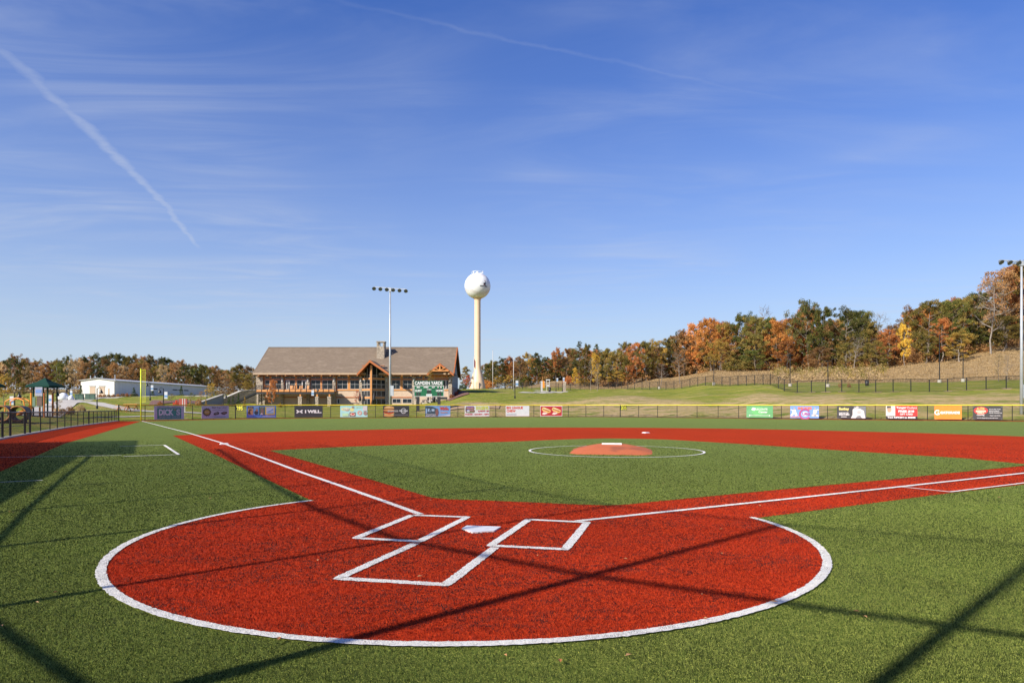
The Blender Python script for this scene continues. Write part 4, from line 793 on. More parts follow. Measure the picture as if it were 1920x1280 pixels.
Z3 = lambda z: lz(620 + z * .1406); X3 = lambda x: lx(460 + x * .1406); X4 = lambda x: lx(680 + x * .1406)
tr, lo = (Z3(636), Z3(606)), (Z3(777), Z3(656))
bays = [(X3(258), X3(322), 1), (X3(345), X3(478), 2), (X3(525), X3(662), 2), (X3(683), X3(818), 2), (X3(870), X3(1002), 2), (X3(1022), X3(1163), 2), (X3(1222), X3(1362), 2), (X3(1397), X3(1520), 2), (X4(384), X4(499), 2), (X4(535), X4(662), 2), (X4(705), X4(800), 2), (X4(822), X4(905), 2)]
for i, (a, c, n) in enumerate(bays):
    window(a, tr[0], c, tr[1], n); window(a, lo[0], c, lo[1], n, (1.1, 1))
for a, c in ((X3(545), X3(590)), (X3(752), X3(812))):        # glazed doors in bright frames onto the deck
    d = window(a, lo[0] - .1, c, lo[1] + .03, 1, (1,), y=.1, fw=.2, name='door', pane='door_pane'); MB().box(c - .16, -.03, (lo[0] + lo[1]) / 2 - .05, c - .08, .02, (lo[0] + lo[1]) / 2 + .1).build('door_handle', M['black'], d)
# stone piers, cedar posts and trim bands
piers = [(X3(150), X3(238)), (X3(484), X3(514)), (X3(820), X3(860)), (X3(1166), X3(1206)), (X3(1522), X3(1560)), (X4(300), X4(342)), (X4(662), X4(704)), (X4(1146), X4(1192))]
for i, (a, c) in enumerate(piers):
    lb('stone_pier', M['stone'], (a, -.28, gy0, c, .11, ZE - .5)); lb('pier_cap', M['fascia'], (a - .06, -.34, ZE - .498, c + .06, .1, ZE - .36)); lb('bracket', M['wood'], ((a + c) / 2 - .12, -.7, ZE - .359, (a + c) / 2 + .12, .08, ZE - .14))
    if i: L = lb('wall_lamp', M['frame'], ((a + c) / 2 - .12, -.42, Z3(680), (a + c) / 2 + .12, -.281, Z3(640)))
for a, c in ((X3(480), X3(1530)), (X4(345), X4(1140))): lb('trim_band', M['wood'], (a, .02, ZF - .1, c, .118, ZF + .16))
for a, c in ((X3(1000), X3(1022)), (X3(1364), X3(1395)), (X4(500), X4(533)), (X4(801), X4(821)), (X3(662), X3(683)), (X3(322), X3(345))): lb('cedar_post', M['wood'], (a, .06, ZF + .165, c, .198, ZE - .13))
lb('lintel', M['wood_dark'], (WX0 + .5, .05, Z3(655), WX1 - .4, .197, Z3(638)))
lb('trim_band', M['wood_dark'], (X3(520), .03, Z3(893), X3(1520), .117, Z3(880)), (X4(345), .03, Z3(893), X4(660), .117, Z3(880)))
# lower windows and doors
for a, c in ((X4(395), X4(508)), (X4(530), X4(656))): window(a, Z3(962), c, Z3(904), 2, y=.12)
window(X3(1225), Z3(975), X3(1262), Z3(900), 1, y=.12, fw=.12, name='door', pane='door_pane')
# projecting glazed prow under the centre gable
pxl, pxr, pxc = lx(678.5), lx(722.5), None
pyc = -2.8; pcx = (696 - 960) / FPX * (LD + pyc)
for (xa, ya, xb, yb, n) in ((pxl, .0, pcx - .12, pyc, 3), (pcx + .12, pyc, pxr, 0., 3)):
    d = Vector((xb - xa, yb - ya, 0)); Lh = d.length; rz = math.atan2(d.y, d.x)
    e = bpy.data.objects.new('prow_wall', None); COL.objects.link(e); e.parent = lodge; e.location = (xa, ya, 0); e.rotation_euler = (0, 0, rz)
    left = ya > yb
    for z0, z1, rows in ((gy0 + .3, Z3(905), (1,)), (Z3(880), Z3(800), (1,)), (Z3(775), Z3(655), (1, 1.1)), (Z3(632), Z3(598), (1,))):
        b = MB(); fw = .06; b.box(0, -.1, z0, Lh, 0, z0 + fw).box(0, -.1, z1 - fw, Lh, 0, z1)
        xs = [Lh * i / n for i in range(n + 1)]; zs = [z0 + fw + (z1 - z0 - 2 * fw) * sum(rows[:k]) / sum(rows) for k in range(len(rows) + 1)]
        for i, x in enumerate(xs): b.box(max(0, x - .035), -.098, z0 + fw, min(Lh, x + .035), -.002, z1 - fw)
        for z in zs[1:-1]: b.box(.06, -.09, z - .04, Lh - .06, -.01, z + .04)
        b.build('window_frame', M['frame'], e)
        for i in range(n):
            for k in range(len(rows)): MB().box(xs[i] + .05, -.05, zs[k] + .03, xs[i + 1] - .05, -.04, zs[k + 1] - .03).build('pane', M['glass'], e)
    for z0, z1 in ((Z3(902), Z3(882)), (Z3(798), Z3(777)), (Z3(653), Z3(634))): MB().box(-.02, -.14, z0, Lh + .02, .03, z1).build('spandrel', M['wood'], e)
    # raked glass up to the gable
    zl, zh = Z3(600), Z3(470); q = [(0, zl), (Lh, zl), (Lh, zh if left else zl + .5), (0, zl + .5 if left else zh)]
    MB().face([(u, -.04, z) for u, z in q]).build('raked_pane', M['glass'], e)
    for i in range(n + 1):
        u = Lh * i / n; zt2 = zl + .5 + (zh - zl - .5) * (i / n if left else 1 - i / n); MB().box(max(0, u - .05), -.1, zl, min(Lh, u + .05), -.02, zt2).build('mullion', M['frame'], e)
MB().box(pcx - .16, pyc - .16, gy0, pcx + .16, pyc + .16, Z3(470)).build('prow_post', M['wood'], lodge)
lb('prow_ceiling', M['wood_dark'], (pxl + .1, -.5, Z3(470), pxr - .1, .2, Z3(462)))
# gables: centre over the prow, right over the entrance
def gable(apex_px, apex_py, l_px, r_px, e_py, D, back, truss):
    y0 = D - LD; ax, az = PX(apex_px, D), PZ(apex_py, D); xl, xr, ze = PX(l_px, D), PX(r_px, D), PZ(e_py, D); r = None
    for xe in (xl, xr):
        b = MB(); b.prism([(xe, y0, ze), (ax, y0, az), (ax, back, az), (xe, back, ze)], (0, 0, .2)); o = b.build('gable_roof', M['roof'], lodge)
        f = MB(); f.prism([(xe, y0 - .1, ze - .28), (xe, y0 - .1, ze + .16), (ax, y0 - .1, az + .2), (ax, y0 - .1, az - .26)], (0, .09, 0)); f.build('barge_board', M['wood_dark'], o)
        s = MB(); s.prism([(xe + (ax - xe) * .05, y0, ze - .02), (ax, y0, az - .1), (ax, back, az - .1), (xe + (ax - xe) * .05, back, ze - .02)], (0, 0, .07)); s.build('gable_soffit', M['wood_dark'], o)
    if truss:
        MB().bar((xl + .9, y0 - .2, ze + (az - ze) * .36), (xr - .9, y0 - .2, ze + (az - ze) * .36), .2, .24).build('tie_beam', M['wood'], lodge); MB().box(ax - .13, y0 - .28, ze + (az - ze) * .3, ax + .13, y0 - .105, az - .25).build('king_post', M['wood'], lodge)
        for s in (-1, 1): MB().bar((ax, y0 - .2, ze + (az - ze) * .42), (ax + s * 1.1, y0 - .2, ze + (az - ze) * .68), .12, .14).build('strut', M['wood'], lodge)
gable(693.4, 676.5, 669, 731, 702, LD - 3.6, 6.2, False); gable(824.8, 682.6, 800.5, 850.5, 702, LD - 2.4, 5.0, True)
window(X4(958), Z3(634), X4(1048), Z3(545), 2, (1, .6), y=.18); window(X4(1062), Z3(634), X4(1142), Z3(545), 2, (1, .6), y=.18)
lb('entry_wall', M['wood'], (X4(905), .1, ZF, X4(1144), .19, ZE + .2))
window(X4(915), Z3(777), X4(1010), Z3(656), 2, (1.1, 1), y=.1); d = window(X4(1020), Z3(780), X4(1112), Z3(654), 2, (1,), y=.09, fw=.13, name='door', pane='door_pane'); window(X4(1114), Z3(777), X4(1143), Z3(656), 1, (1, 1), y=.09)
# deck with railing, supports and stair
dk0, dk1, dy = lx(480), lx(627.5), -3.4; dz = PZ(733.2, LD + dy); DX = lambda px: PX(px, LD + dy)
dk0, dk1 = DX(480), DX(627)
lb('deck_floor', M['wood_dark'], (dk0, dy, dz - .1, dk1, -.3, dz)); lb('deck_beam', M['dark'], (dk0, dy + .05, dz - .5, dk1, dy + .35, dz - .102))
for i in range(14): x0 = dk0 + (dk1 - dk0) * i / 14; lb('fascia_board', M['wood'], (x0 + .12, dy - .06, dz - .1, x0 + (dk1 - dk0) / 14 - .05, dy - .002, dz + .28))
rail = lb('deck_railing', M['black'], (dk0, dy + .02, dz + 1.05, dk1, dy + .08, dz + 1.11), (dk0, dy + .02, dz + .34, dk1, dy + .08, dz + .38))
for i in range(15): x = dk0 + (dk1 - dk0) * i / 14; lb('railing_post', M['dark'], (x - .06, dy, dz - .05, x + .06, dy + .1, dz + 1.12), parent=rail)
bl = MB()
for i in range(110): x = dk0 + (dk1 - dk0) * (i + .5) / 110; bl.box(x - .012, dy + .04, dz + .38, x + .012, dy + .06, dz + 1.05)
bl.build('baluster', M['black'], rail)
for px0, px1 in ((559, 566), (591, 597), (614, 620.5)):
    a, c = DX(px0), DX(px1); zc_ = PZ(744.5, LD + dy); lb('stone_column', M['stone'], (a, dy - .05, gy0 - .2, c, dy + .6, zc_)); lb('column_cap', M['concrete'], (a - .06, dy - .11, zc_ + .002, c + .06, dy + .66, zc_ + .1)); lb('deck_post', M['wood'], ((a + c) / 2 - .13, dy + .12, zc_ + .102, (a + c) / 2 + .13, dy + .38, dz - .502))
lb('corner_pier', M['stone'], (DX(481), dy + .1, gy0, DX(484), dy + .5, dz - .502)); 
for px0, px1 in ((486.5, 495.5), (498, 502)): lb('stone_column', M['stone'], (lx(px0), -1.6, gy0, lx(px1), -1.0, dz - .11))
st = thing('deck_stair', 'dark steel stair going down from the left end of the lodge deck', 'stair', (dk0, LD + dy + .6, 0)); run, n = 5.2, 16; zb_ = tz(dk0 - run, LD + dy)
for s in (0, 1.3): MB().bar((0, s, dz - .15), (-run, s, zb_ + .05), .06, .3).build('stringer', M['black'], st); MB().path([(0, s, dz + 1.0), (-run, s, zb_ + 1.1), (-run, s, zb_)], .035).build('handrail', M['black'], st)
for i in range(n): u = (i + .5) / n; MB().box(-run * u - .16, .04, dz - (dz - zb_) * u - .03, -run * u + .16, 1.26, dz - (dz - zb_) * u + .02).build('tread', M['dark'], st)
for s in (0, 1.3):
    b = MB()
    for i in range(17): u = i / 16; b.tube((-run * u, s, dz - (dz - zb_) * u), (-run * u, s, dz - (dz - zb_) * u + 1.05), .018, n=5)
    b.build('stair_baluster', M['black'], st)
# deck furniture
def chair(x, label):
    t = thing('deck_chair', label, 'chair', (x, LD + dy + 1.3, dz), random.uniform(-.3, .3), 'chairs on the lodge deck')
    MB().box(-.3, -.28, .4, .3, .28, .46).build('seat', M['wood'], t); MB().prism([(-.3, .24, .46), (.3, .24, .46), (.3, .42, 1.15), (-.3, .42, 1.15)], (0, .05, 0)).build('backrest', M['wood'], t)
    for s in (-1, 1):
        for q in (-.24, .24): MB().box(s * .26 - .03, q - .03, 0, s * .26 + .03, q + .03, .4).build('leg', M['wood'], t)
for px, lab in ((540, 'wooden deck chair by the left glazed door of the lodge'), (549, 'wooden deck chair just right of the left glazed door'), (559, 'wooden deck chair between the two glazed doors'), (571, 'wooden deck chair beside the right glazed door')): chair(DX(px), lab)
def umbrella(px, lab, D=125.5):
    x = PX(px, D); g = tz(x, D); t = thing('patio_umbrella', lab, 'umbrella', (x, D, g), 0, 'folded umbrellas on the lodge patio')
    MB().tube((0, 0, 0), (0, 0, 2.7), .03, n=6).build('pole', M['black'], t); MB().lathe([(.24, .95), (.26, 1.2), (.2, 1.8), (.08, 2.4), (.03, 2.65)], 10).build('folded_canopy', M['dark'], t, smooth=True); MB().lathe([(.28, 0), (.28, .08), (.06, .14)], 12).build('foot', M['dark'], t)
umbrella(674.5, 'black folded patio umbrella left of the lodge prow window'); umbrella(681.5, 'black folded patio umbrella at the left edge of the prow window'); umbrella(701.5, 'black folded patio umbrella just right of the prow post')
# ------------------------------------------------------------------ long white metal shed at left
ND, FD = 168., 232.; nx, fxr = PX(214, ND), PX(402, FD); wl = PX(151.5, ND)
shed = thing('metal_shed', 'long low white metal building with two roller doors at left', 'building', (nx, ND, 0)); nb, fb = PZ(746, ND) - .6, PZ(739, FD) - 1.2; ze, zf, za = PZ(713.5, ND), PZ(713.5, ND), PZ(709, ND)
wd = nx - wl; ax_ = fxr - nx; ay = FD - ND
A, B, C, Dd = (0, 0), (ax_, ay), (ax_ - wd, ay), (-wd, 0)
MB().prism([(A[0], A[1], nb), (Dd[0], Dd[1], nb), (Dd[0], Dd[1], ze), (-wd / 2, 0, za), (A[0], A[1], ze)], (0, .2, 0)).build('end_wall', M['metal_white'], shed)
MB().prism([(0, .2, nb), (0, .2, ze), (-.2, .2, ze), (-.2, .2, nb)], (ax_, ay, 0)).build('side_wall', M['metal_white'], shed); MB().prism([(-wd, .2, nb), (-wd, .2, ze), (-wd + .2, .2, ze), (-wd + .2, .2, nb)], (ax_, ay, 0)).build('side_wall', M['metal_white'], shed)
for s, xe in ((0, .35), (1, -wd - .35)): MB().prism([(xe, -.3, ze - .02), (-wd / 2, -.3, za), (-wd / 2, -.3, za + .12), (xe, -.3, ze + .12)], (ax_, ay + .3, 0)).build('roof', pm('pale_metal_roof', (.5, .5, .5), (.44, .44, .44), .4, .4), shed)
MB().bar((.4, -.3, ze + .02), (ax_ + .4, ay, ze + .02), .14, .2).build('gutter', M['metal_white'], shed); MB().tube((.1, -.02, ze), (.1, -.02, nb), .07, n=6).build('downpipe', M['frame'], shed)
for p0, p1 in ((168.5, 178.5), (186.5, 196.5)):
    a, c = PX(p0, ND) - nx, PX(p1, ND) - nx; d = MB().box(a, -.06, nb, c, -.003, PZ(724.5, ND)).build('roller_door', M['stucco'], shed); MB().box(a - .12, -.09, PZ(724.5, ND) + .003, c + .12, -.004, PZ(724.5, ND) + .2).build('door_lintel', M['siding'], d)
a, c = PX(202.5, ND) - nx, PX(205, ND) - nx; MB().box(a, -.05, nb, c, -.003, PZ(728, ND)).build('door', M['stucco'], shed)
M['shed_dark'] = pm('dark_vent', (.05, .055, .06), None)
for u, w, z0, z1 in ((.3, .05, 2.6, 2.9), (.5, .05, 2.6, 2.9), (.56, .05, 2.6, 2.9), (.62, .05, 2.6, 2.9), (.8, .09, .2, 1.2), (.95, .03, .4, 1.2)):
    x, y = ax_ * u, ay * u + .2; zb2 = nb + (ze - nb) * z0 / 4.3; MB().prism([(x + .012, y, nb + z0 + .6), (x + .012, y, nb + z1 + .6), (x + ax_ * w + .012, y + ay * w, nb + z1 + .6), (x + ax_ * w + .012, y + ay * w, nb + z0 + .6)], (.03, 0, 0)).build('side_window', M['shed_dark'], shed)
for px in (168, 190, 214): MB().tube((PX(px, ND) - nx, .4, za - .5), (PX(px, ND) - nx, .4, za + (.7 if px < 214 else .9)), .1, n=8).build('roof_vent', M['galv'], shed)
MB().tube((ax_ * .35 - 1, ay * .35, ze - .2), (ax_ * .35 - 1, ay * .35, ze + 1.3), .1, n=8).build('roof_vent', M['galv'], shed)
# ------------------------------------------------------------------ black hill fence behind the grassy bank
hp = [(a * .15625 + 900, 184) for a in (205, 300, 395, 510, 622, 730, 835, 940, 1025, 1085, 1200, 1310, 1420, 1540, 1620)] + [(1165, 180), (1177, 173)] + \
     [(1180 + a * .1979, d) for a, d in ((50, 164), (120, 160), (193, 156), (270, 153), (347, 150), (423, 147), (497, 144), (574, 141), (648, 138), (722, 135), (800, 132), (878, 129), (954, 127), (1030, 125), (1110, 122.5), (1188, 120), (1267, 118), (1335, 116), (1411, 110), (1468, 105), (1591, 101.5), (1725, 100.5), (1860, 99.5))] + \
     [(1540 + a * .2734, d) for a, d in ((140, 98.5), (258, 98), (373, 97.6), (492, 97.3), (614, 97), (741, 96.7), (866, 96.4), (996, 96.1), (1130, 95.8), (1268, 95.5), (1400, 95.2), (1540, 95))]
def hill_fence(pts, label, cover, h=1.82, thin=False):
    p0 = pts[0]; x, y = PX(*p0), p0[1]; o = Vector((x, y, tz(x, y))); t = thing('hill_fence', label, 'fence', tuple(o)); top = []
    for p, d in pts:
        X, Y = PX(p, d), d; Z = tz(X, Y); top.append(Vector((X, Y, Z)) - o)
    for q in top: MB().tube(q - Vector((0, 0, .3)), q + Vector((0, 0, h)), .05 if thin else .065, n=8).build('post', M['black'], t)
    U = Vector((0, 0, 1))
    for a, b in zip(top[:-1], top[1:]):
        MB().face([a + U * .02, b + U * .02, b + U * (h - .04), a + U * (h - .04)]).build('mesh_panel', cover, t); MB().tube(a + U * (h - .02), b + U * (h - .02), .03, n=6).build('top_rail', M['black'], t)
    return t
M['chain_faint'] = net_mat('thin_black_mesh', (.02, .02, .02), .27)
hill_fence(hp[:17 + 18], 'black fence climbing the bank below the wooded hill', M['chain_faint']); hill_fence(hp[17 + 17:], 'black fence running level above the bank at right', M['chain_faint'])
for p, d in hp[17 + 20:]:
    X = PX(p, d); g = tz(X, d); b = MB(); n = 9; r = [random.uniform(.35, .7) for _ in range(n)]; b.face([(X + r[i] * 1.3 * math.cos(2 * math.pi * i / n), d - .15 + r[i] * math.sin(2 * math.pi * i / n), tz(X + r[i] * 1.3 * math.cos(2 * math.pi * i / n), d - .15 + r[i] * math.sin(2 * math.pi * i / n)) + .05) for i in range(n)])
    tag(b.build('soil_patch', M['soil']), 'bare soil patch at the foot of a fence post', kind='structure')

# ------------------------------------------------------------------ paths and beds laid on the slope
def ribbon(name, cl, w, mat, label, lift=.05, step=1.5):
    pts = []
    for a, b in zip(cl[:-1], cl[1:]):
        n = max(1, int(math.hypot(b[0] - a[0], b[1] - a[1]) / step)); pts += [(a[0] + (b[0] - a[0]) * k / n, a[1] + (b[1] - a[1]) * k / n) for k in range(n)]
    pts.append(cl[-1]); b = MB(); K = 4
    for i, p in enumerate(pts):
        q, r = pts[min(i + 1, len(pts) - 1)], pts[max(i - 1, 0)]; dx, dy = q[0] - r[0], q[1] - r[1]; L = math.hypot(dx, dy) or 1
        for k in range(K + 1): u = w * (k / K - .5); X, Y = p[0] - dy / L * u, p[1] + dx / L * u; b.v.append((X, Y, tz(X, Y) + lift))
    for i in range(len(pts) - 1):
        for k in range(K): a = i * (K + 1) + k; b.f.append((a, a + K + 1, a + K + 2, a + 1))
    return tag(b.build(name, mat), label, kind='structure')
Q = lambda px, D: (PX(px, D), D)
ribbon('path', [Q(985, 141), Q(1015, 150), Q(1038, 160), Q(1055, 170), Q(1085, 171)], 3.6, M['concrete'], 'concrete path on the lawn below the wooded hill')
ribbon('path', [Q(1000, 178), Q(1030, 174), Q(1052, 166)], 2.6, M['concrete'], 'short concrete path to the gate in the hill fence')
ribbon('path', [Q(60, 66), Q(110, 96), Q(160, 128), Q(230, 158), Q(300, 172), Q(350, 186), Q(420, 204)], 4.4, M['concrete'], 'curving concrete path in front of the white shed')
ribbon('path', [Q(150, 118), Q(185, 97), Q(230, 87), Q(262, 84), Q(330, 83), Q(420, 84)], 2.2, M['concrete'], 'concrete path passing the picnic tables beyond the left fence')
ribbon('path', [Q(180, 70), Q(230, 71.5), Q(262, 73), Q(300, 74), Q(345, 76)], 1.6, M['concrete'], 'narrow concrete path just beyond the left corner of the fence')
def bed(name, ring, mat, label, lift=.06):
    import bmesh
    bm = bmesh.new(); c = [bm.verts.new((*q, 0)) for q in ring]; bm.faces.new(c); bmesh.ops.triangulate(bm, faces=bm.faces[:]); bmesh.ops.subdivide_edges(bm, edges=bm.edges[:], cuts=5, use_grid_fill=True)
    for v in bm.verts: v.co.z = tz(v.co.x, v.co.y) + lift + random.uniform(0, .06)
    for f in bm.faces: f.normal_update(); (f.normal.z < 0 and f.normal_flip())
    me = bpy.data.meshes.new(name); bm.to_mesh(me); bm.free(); me.materials.append(mat); return tag(add(name, me), label, kind='structure')
bed('mulch_bed', [Q(278, 96), Q(330, 104), Q(395, 118), Q(420, 132), Q(380, 136), Q(330, 124), Q(285, 110)], M['mulch'], 'dark mulch bed left of the lodge')
bed('mulch_bed', [Q(842, 118), Q(880, 126), Q(872, 140), Q(858, 147), Q(850, 140), Q(836, 128)], M['mulch'], 'reddish mulch bed beside the right end of the lodge')
bed('soil_bank', [Q(840, 90), Q(890, 92), Q(936, 91.5), Q(938, 96), Q(890, 98), Q(850, 95)], M['soil'], 'bare soil strip on the bank right of the scoreboard')
# retaining wall and terrace left of the lodge
t = thing('retaining_wall', 'sloping stone wall with a pale cap left of the lodge stair', 'wall', (*Q(414, 128), 0)); a, c = Q(414, 128), Q(478, 136)
zA = lambda p, D: PZ(p, D)
ax2, bx2 = 0, c[0] - a[0]
MB().prism([(ax2, 0, 0), (bx2, 8, 0), (bx2, 8, PZ(731, 136)), (ax2 + bx2 * .55, 4.4, PZ(733, 132)), (ax2, 0, PZ(749, 128))], (0, .5, 0)).build('wall_body', M['stone'], t)
MB().bar((ax2, .2, PZ(749, 128) + .06), (ax2 + bx2 * .55, 4.6, PZ(733, 132) + .06), .7, .14).build('wall_cap', M['concrete'], t); MB().bar((ax2 + bx2 * .55, 4.6, PZ(733, 132) + .06), (bx2, 8.2, PZ(731, 136) + .06), .7, .14).build('wall_cap', M['concrete'], t)
t = thing('stair_wall', 'dark low wall with a sloping pale cap beyond the left outfield fence', 'wall', (*Q(362, 112), 0)); a, c = Q(362, 112), Q(418, 122)
MB().prism([(0, 0, 0), (c[0] - a[0], 10, 0), (c[0] - a[0], 10, PZ(739, 122)), (0, 0, PZ(758, 112))], (0, .4, 0)).build('wall_body', M['siding'], t); MB().bar((0, .2, PZ(758, 112)), (c[0] - a[0], 10.2, PZ(739, 122)), .5, .14).build('wall_cap', M['concrete'], t)

# ------------------------------------------------------------------ lamp posts, flag poles, signs
def lamp(px, D, top_py, label, side=-1, bannerc=None, double=False, height=None):
    X = PX(px, D); g = tz(X, D); h = height or PZ(top_py, D) - g; t = thing('lamp_post', label, 'lamp post', (X, D, g), 0, 'black lamp posts')
    MB().tube((0, 0, -.2), (0, 0, h), .07, .05, 8).build('post', M['black'], t); MB().lathe([(.13, 0), (.12, .4), (.07, .5)], 10).build('foot', M['black'], t)
    for s in ((-1, 1) if double else (side,)):
        MB().path([(0, 0, h - .1), (s * .25, 0, h + .12), (s * .5, 0, h + .02), (s * .52, 0, h - .15)], .03).build('arm', M['black'], t); MB().lathe([(.24, h - .62), (.22, h - .5), (.1, h - .28), (.05, h - .15)], 12, cx=s * .52).build('lamp_shade', M['black'], t, smooth=True)
    if bannerc: MB().box(-side * .12 if side < 0 else -.55, -.012, h - 1.4, .55 if side < 0 else -.12, .012, h - .45).build('pole_banner', solid(bannerc[0]), t); MB().box(.13 if side < 0 else -.54, -.018, h - 1.2, .54 if side < 0 else -.13, -.013, h - .9).build('banner_print', solid(bannerc[1]), t)
wb = ((.5, .52, .56), (.1, .24, .45))
lamp(182, 86, 728, 'black lamp post in front of the white shed doors', 1)
lamp(281.5, 118, 717, 'black lamp post with a white pole banner before the shed side wall', -1, wb)
lamp(306.5, 93, 728, 'black lamp post with a banner near the left corner of the fence', -1, wb)
lamp(388, 150, 714, 'black lamp post at the far right end of the shed', 1)
lamp(590, 116, 726, 'black lamp post with a white banner in front of the lodge deck', 1, wb)
lamp(965.5, 112, 708, 'black lamp post with a white banner on the lawn right of the tower', -1, wb)
lamp(1042.5, 176, 705, 'black lamp post left of the gate pillar in the hill fence', -1, wb)
lamp(1054.5, 172, 704, 'black lamp post at the gate pillar in the hill fence', -1, wb)
lamp(418, 118, 738, 'short black lamp post beside the wall left of the lodge', 1)
def area_pole(px, D, top, label, arm=False, base_white=True):
    X = PX(px, D); g = tz(X, D); h = PZ(top, D) - g; t = thing('area_light_pole', label, 'light pole', (X, D, g), 0, 'tall dark light poles on the hill')
    MB().tube((0, 0, -.2), (0, 0, h), .09, .06, 8).build('pole', M['black'], t); MB().lathe([(.3, -.3), (.3, .5)], 12).build('footing', M['concrete'], t)
    for s in (-1, 1): MB().bar((0, 0, h - .03), (s * (.9 if arm else .4), 0, h), .05, .05).build('arm', M['black'], t); MB().box(s * (.7 if arm else .25) - .3, -.2, h + .03, s * (.7 if arm else .25) + .3, .2, h + .13).build('lamp_head', M['black'], t)
area_pole(1481.5, 120, 666, 'tall dark light pole behind the corner of the hill fence'); area_pole(1552.3, 116, 677, 'dark light pole right of the fence corner, near the rust coloured tree'); area_pole(1761.5, 117, 627, 'tall dark light pole with two arms on the dry hillside', True); area_pole(1805.8, 116, 662, 'single dark light pole right of the two-armed one on the dry hillside'); area_pole(1338.5, 134, 678, 'thin dark light pole behind the sloping fence'); area_pole(1236, 158, 705, 'short dark light pole at the lower end of the sloping fence')
def flagpole(px, D, top, label, flag=None):
    X = PX(px, D); g = tz(X, D); h = PZ(top, D) - g; t = thing('flagpole', label, 'flagpole', (X, D, g), 0, 'white poles near the water tower')
    MB().tube((0, 0, -.2), (0, 0, h), .09, .06, 10).build('pole', M['frame'], t, smooth=True); MB().lathe([(.02, h), (.1, h + .08), (.02, h + .18)], 8).build('finial', M['galv'], t)
    if flag:
        b = MB(); n = 6
        for i in range(n + 1):
            for v in (0, 1): b.v.append((.08 + .05 * i, .08 * math.sin(i * 1.3), h - .5 - .2 * i * .5 - 1.8 * v + .0 * i))
        b.f = [(2 * i, 2 * i + 1, 2 * i + 3, 2 * i + 2) for i in range(n)]; b.build('flag', solid(flag), t)
flagpole(924, 158, 657, 'tall white flagpole right of the water tower'); flagpole(963, 154, 669, 'white pole right of the flagpole, before dark trees'); flagpole(888.5, 152, 668, 'slim white flagpole with a red flag in front of the tower', (.25, .05, .06))
# gate furniture
X, D = PX(1016.5, 160), 160.; g = tz(X, D); t = thing('notice_board', 'small white and orange notice board by the lawn path', 'sign', (X, D, g)); MB().box(-.35, 0, 0, .1, .3, 2.5).build('board', M['frame'], t); MB().box(.12, .02, .9, .55, .28, 2.5).build('side_panel', M['orange'], t)
X = PX(1027.5, 166); D = 166.; g = tz(X, D); t = thing('turnstile_kiosk', 'white open kiosk frame by the hill gate', 'kiosk', (X, D, g))
for s in (-.42, .3): MB().box(s, 0, 0, s + .12, .12, 2.7).build('post', M['frame'], t)
MB().box(-.5, -.06, 2.702, .5, .3, 3.0).build('head', M['frame'], t); MB().box(-.28, .02, 1.2, .28, .1, 1.7).build('bar', M['frame'], t); MB().box(-.28, .02, 2.0, .28, .1, 2.1).build('bar', M['frame'], t)
X = PX(1058.5, 176); D = 176.; g = tz(X, D); t = thing('gate_pillar', 'tan stone gate pillar in the hill fence', 'pillar', (X, D, g)); MB().box(-.35, -.35, -.2, .35, .35, 2.3).build('shaft', M['stone'], t); MB().box(-.43, -.43, 2.302, .43, .43, 2.5).build('cap', M['concrete'], t)
def bin_(px, D, lab, h=1.0):
    X = PX(px, D); g = tz(X, D); t = thing('trash_can', lab, 'trash can', (X, D, g), 0, 'dark trash cans'); MB().lathe([(.28, -.05), (.32, h * .85)], 14).build('drum', M['dark'], t, smooth=True); MB().lathe([(.34, h * .85), (.34, h * .93), (.12, h)], 14).build('lid', M['dark'], t)
bin_(1030.5, 164, 'dark trash can beside the white kiosk', 1.2); bin_(1625.5, 118, 'dark trash can behind the level hill fence'); bin_(813.5, 121, 'dark trash can behind the scoreboard', 1.5)
X = PX(829, 119); D = 119.; g = tz(X, D); t = thing('bench', 'dark bench on the grass right of the scoreboard', 'bench', (X, D, g)); MB().box(-.9, -.25, .42, .9, .25, .48).build('seat', M['dark'], t); MB().box(-.9, .2, .55, .9, .26, .95).build('backrest', M['dark'], t)
for s in (-.8, .8): MB().box(s - .05, -.2, -.05, s + .05, .24, .42).build('leg', M['dark'], t)
# low stone entrance steps under the lodge entry
t = thing('rock_steps', 'pale rocks and steps on the slope behind the scoreboard', 'steps', (*Q(795, 123), tz(*Q(795, 123))))
for i in range(14):
    u, v = random.uniform(-2.2, 2.0), random.uniform(0, 3.2); r = random.uniform(.25, .55); n = 7; ring = [(u + r * random.uniform(.7, 1.1) * math.cos(k * 2 * math.pi / n), v + r * random.uniform(.7, 1) * math.sin(k * 2 * math.pi / n), .2 + v * .25 + max(0, u) * .1) for k in range(n)]
    MB().prism([(a, b, c - .5) for a, b, c in ring], (0, 0, .7)).build('rock', M['stone'], t)
for i in range(6): MB().box(-.4 + i * .4, .2 + i * .45, -.3, .3 + i * .4, .66 + i * .45, .15 + .2 * i).build('step', M['concrete'], t)

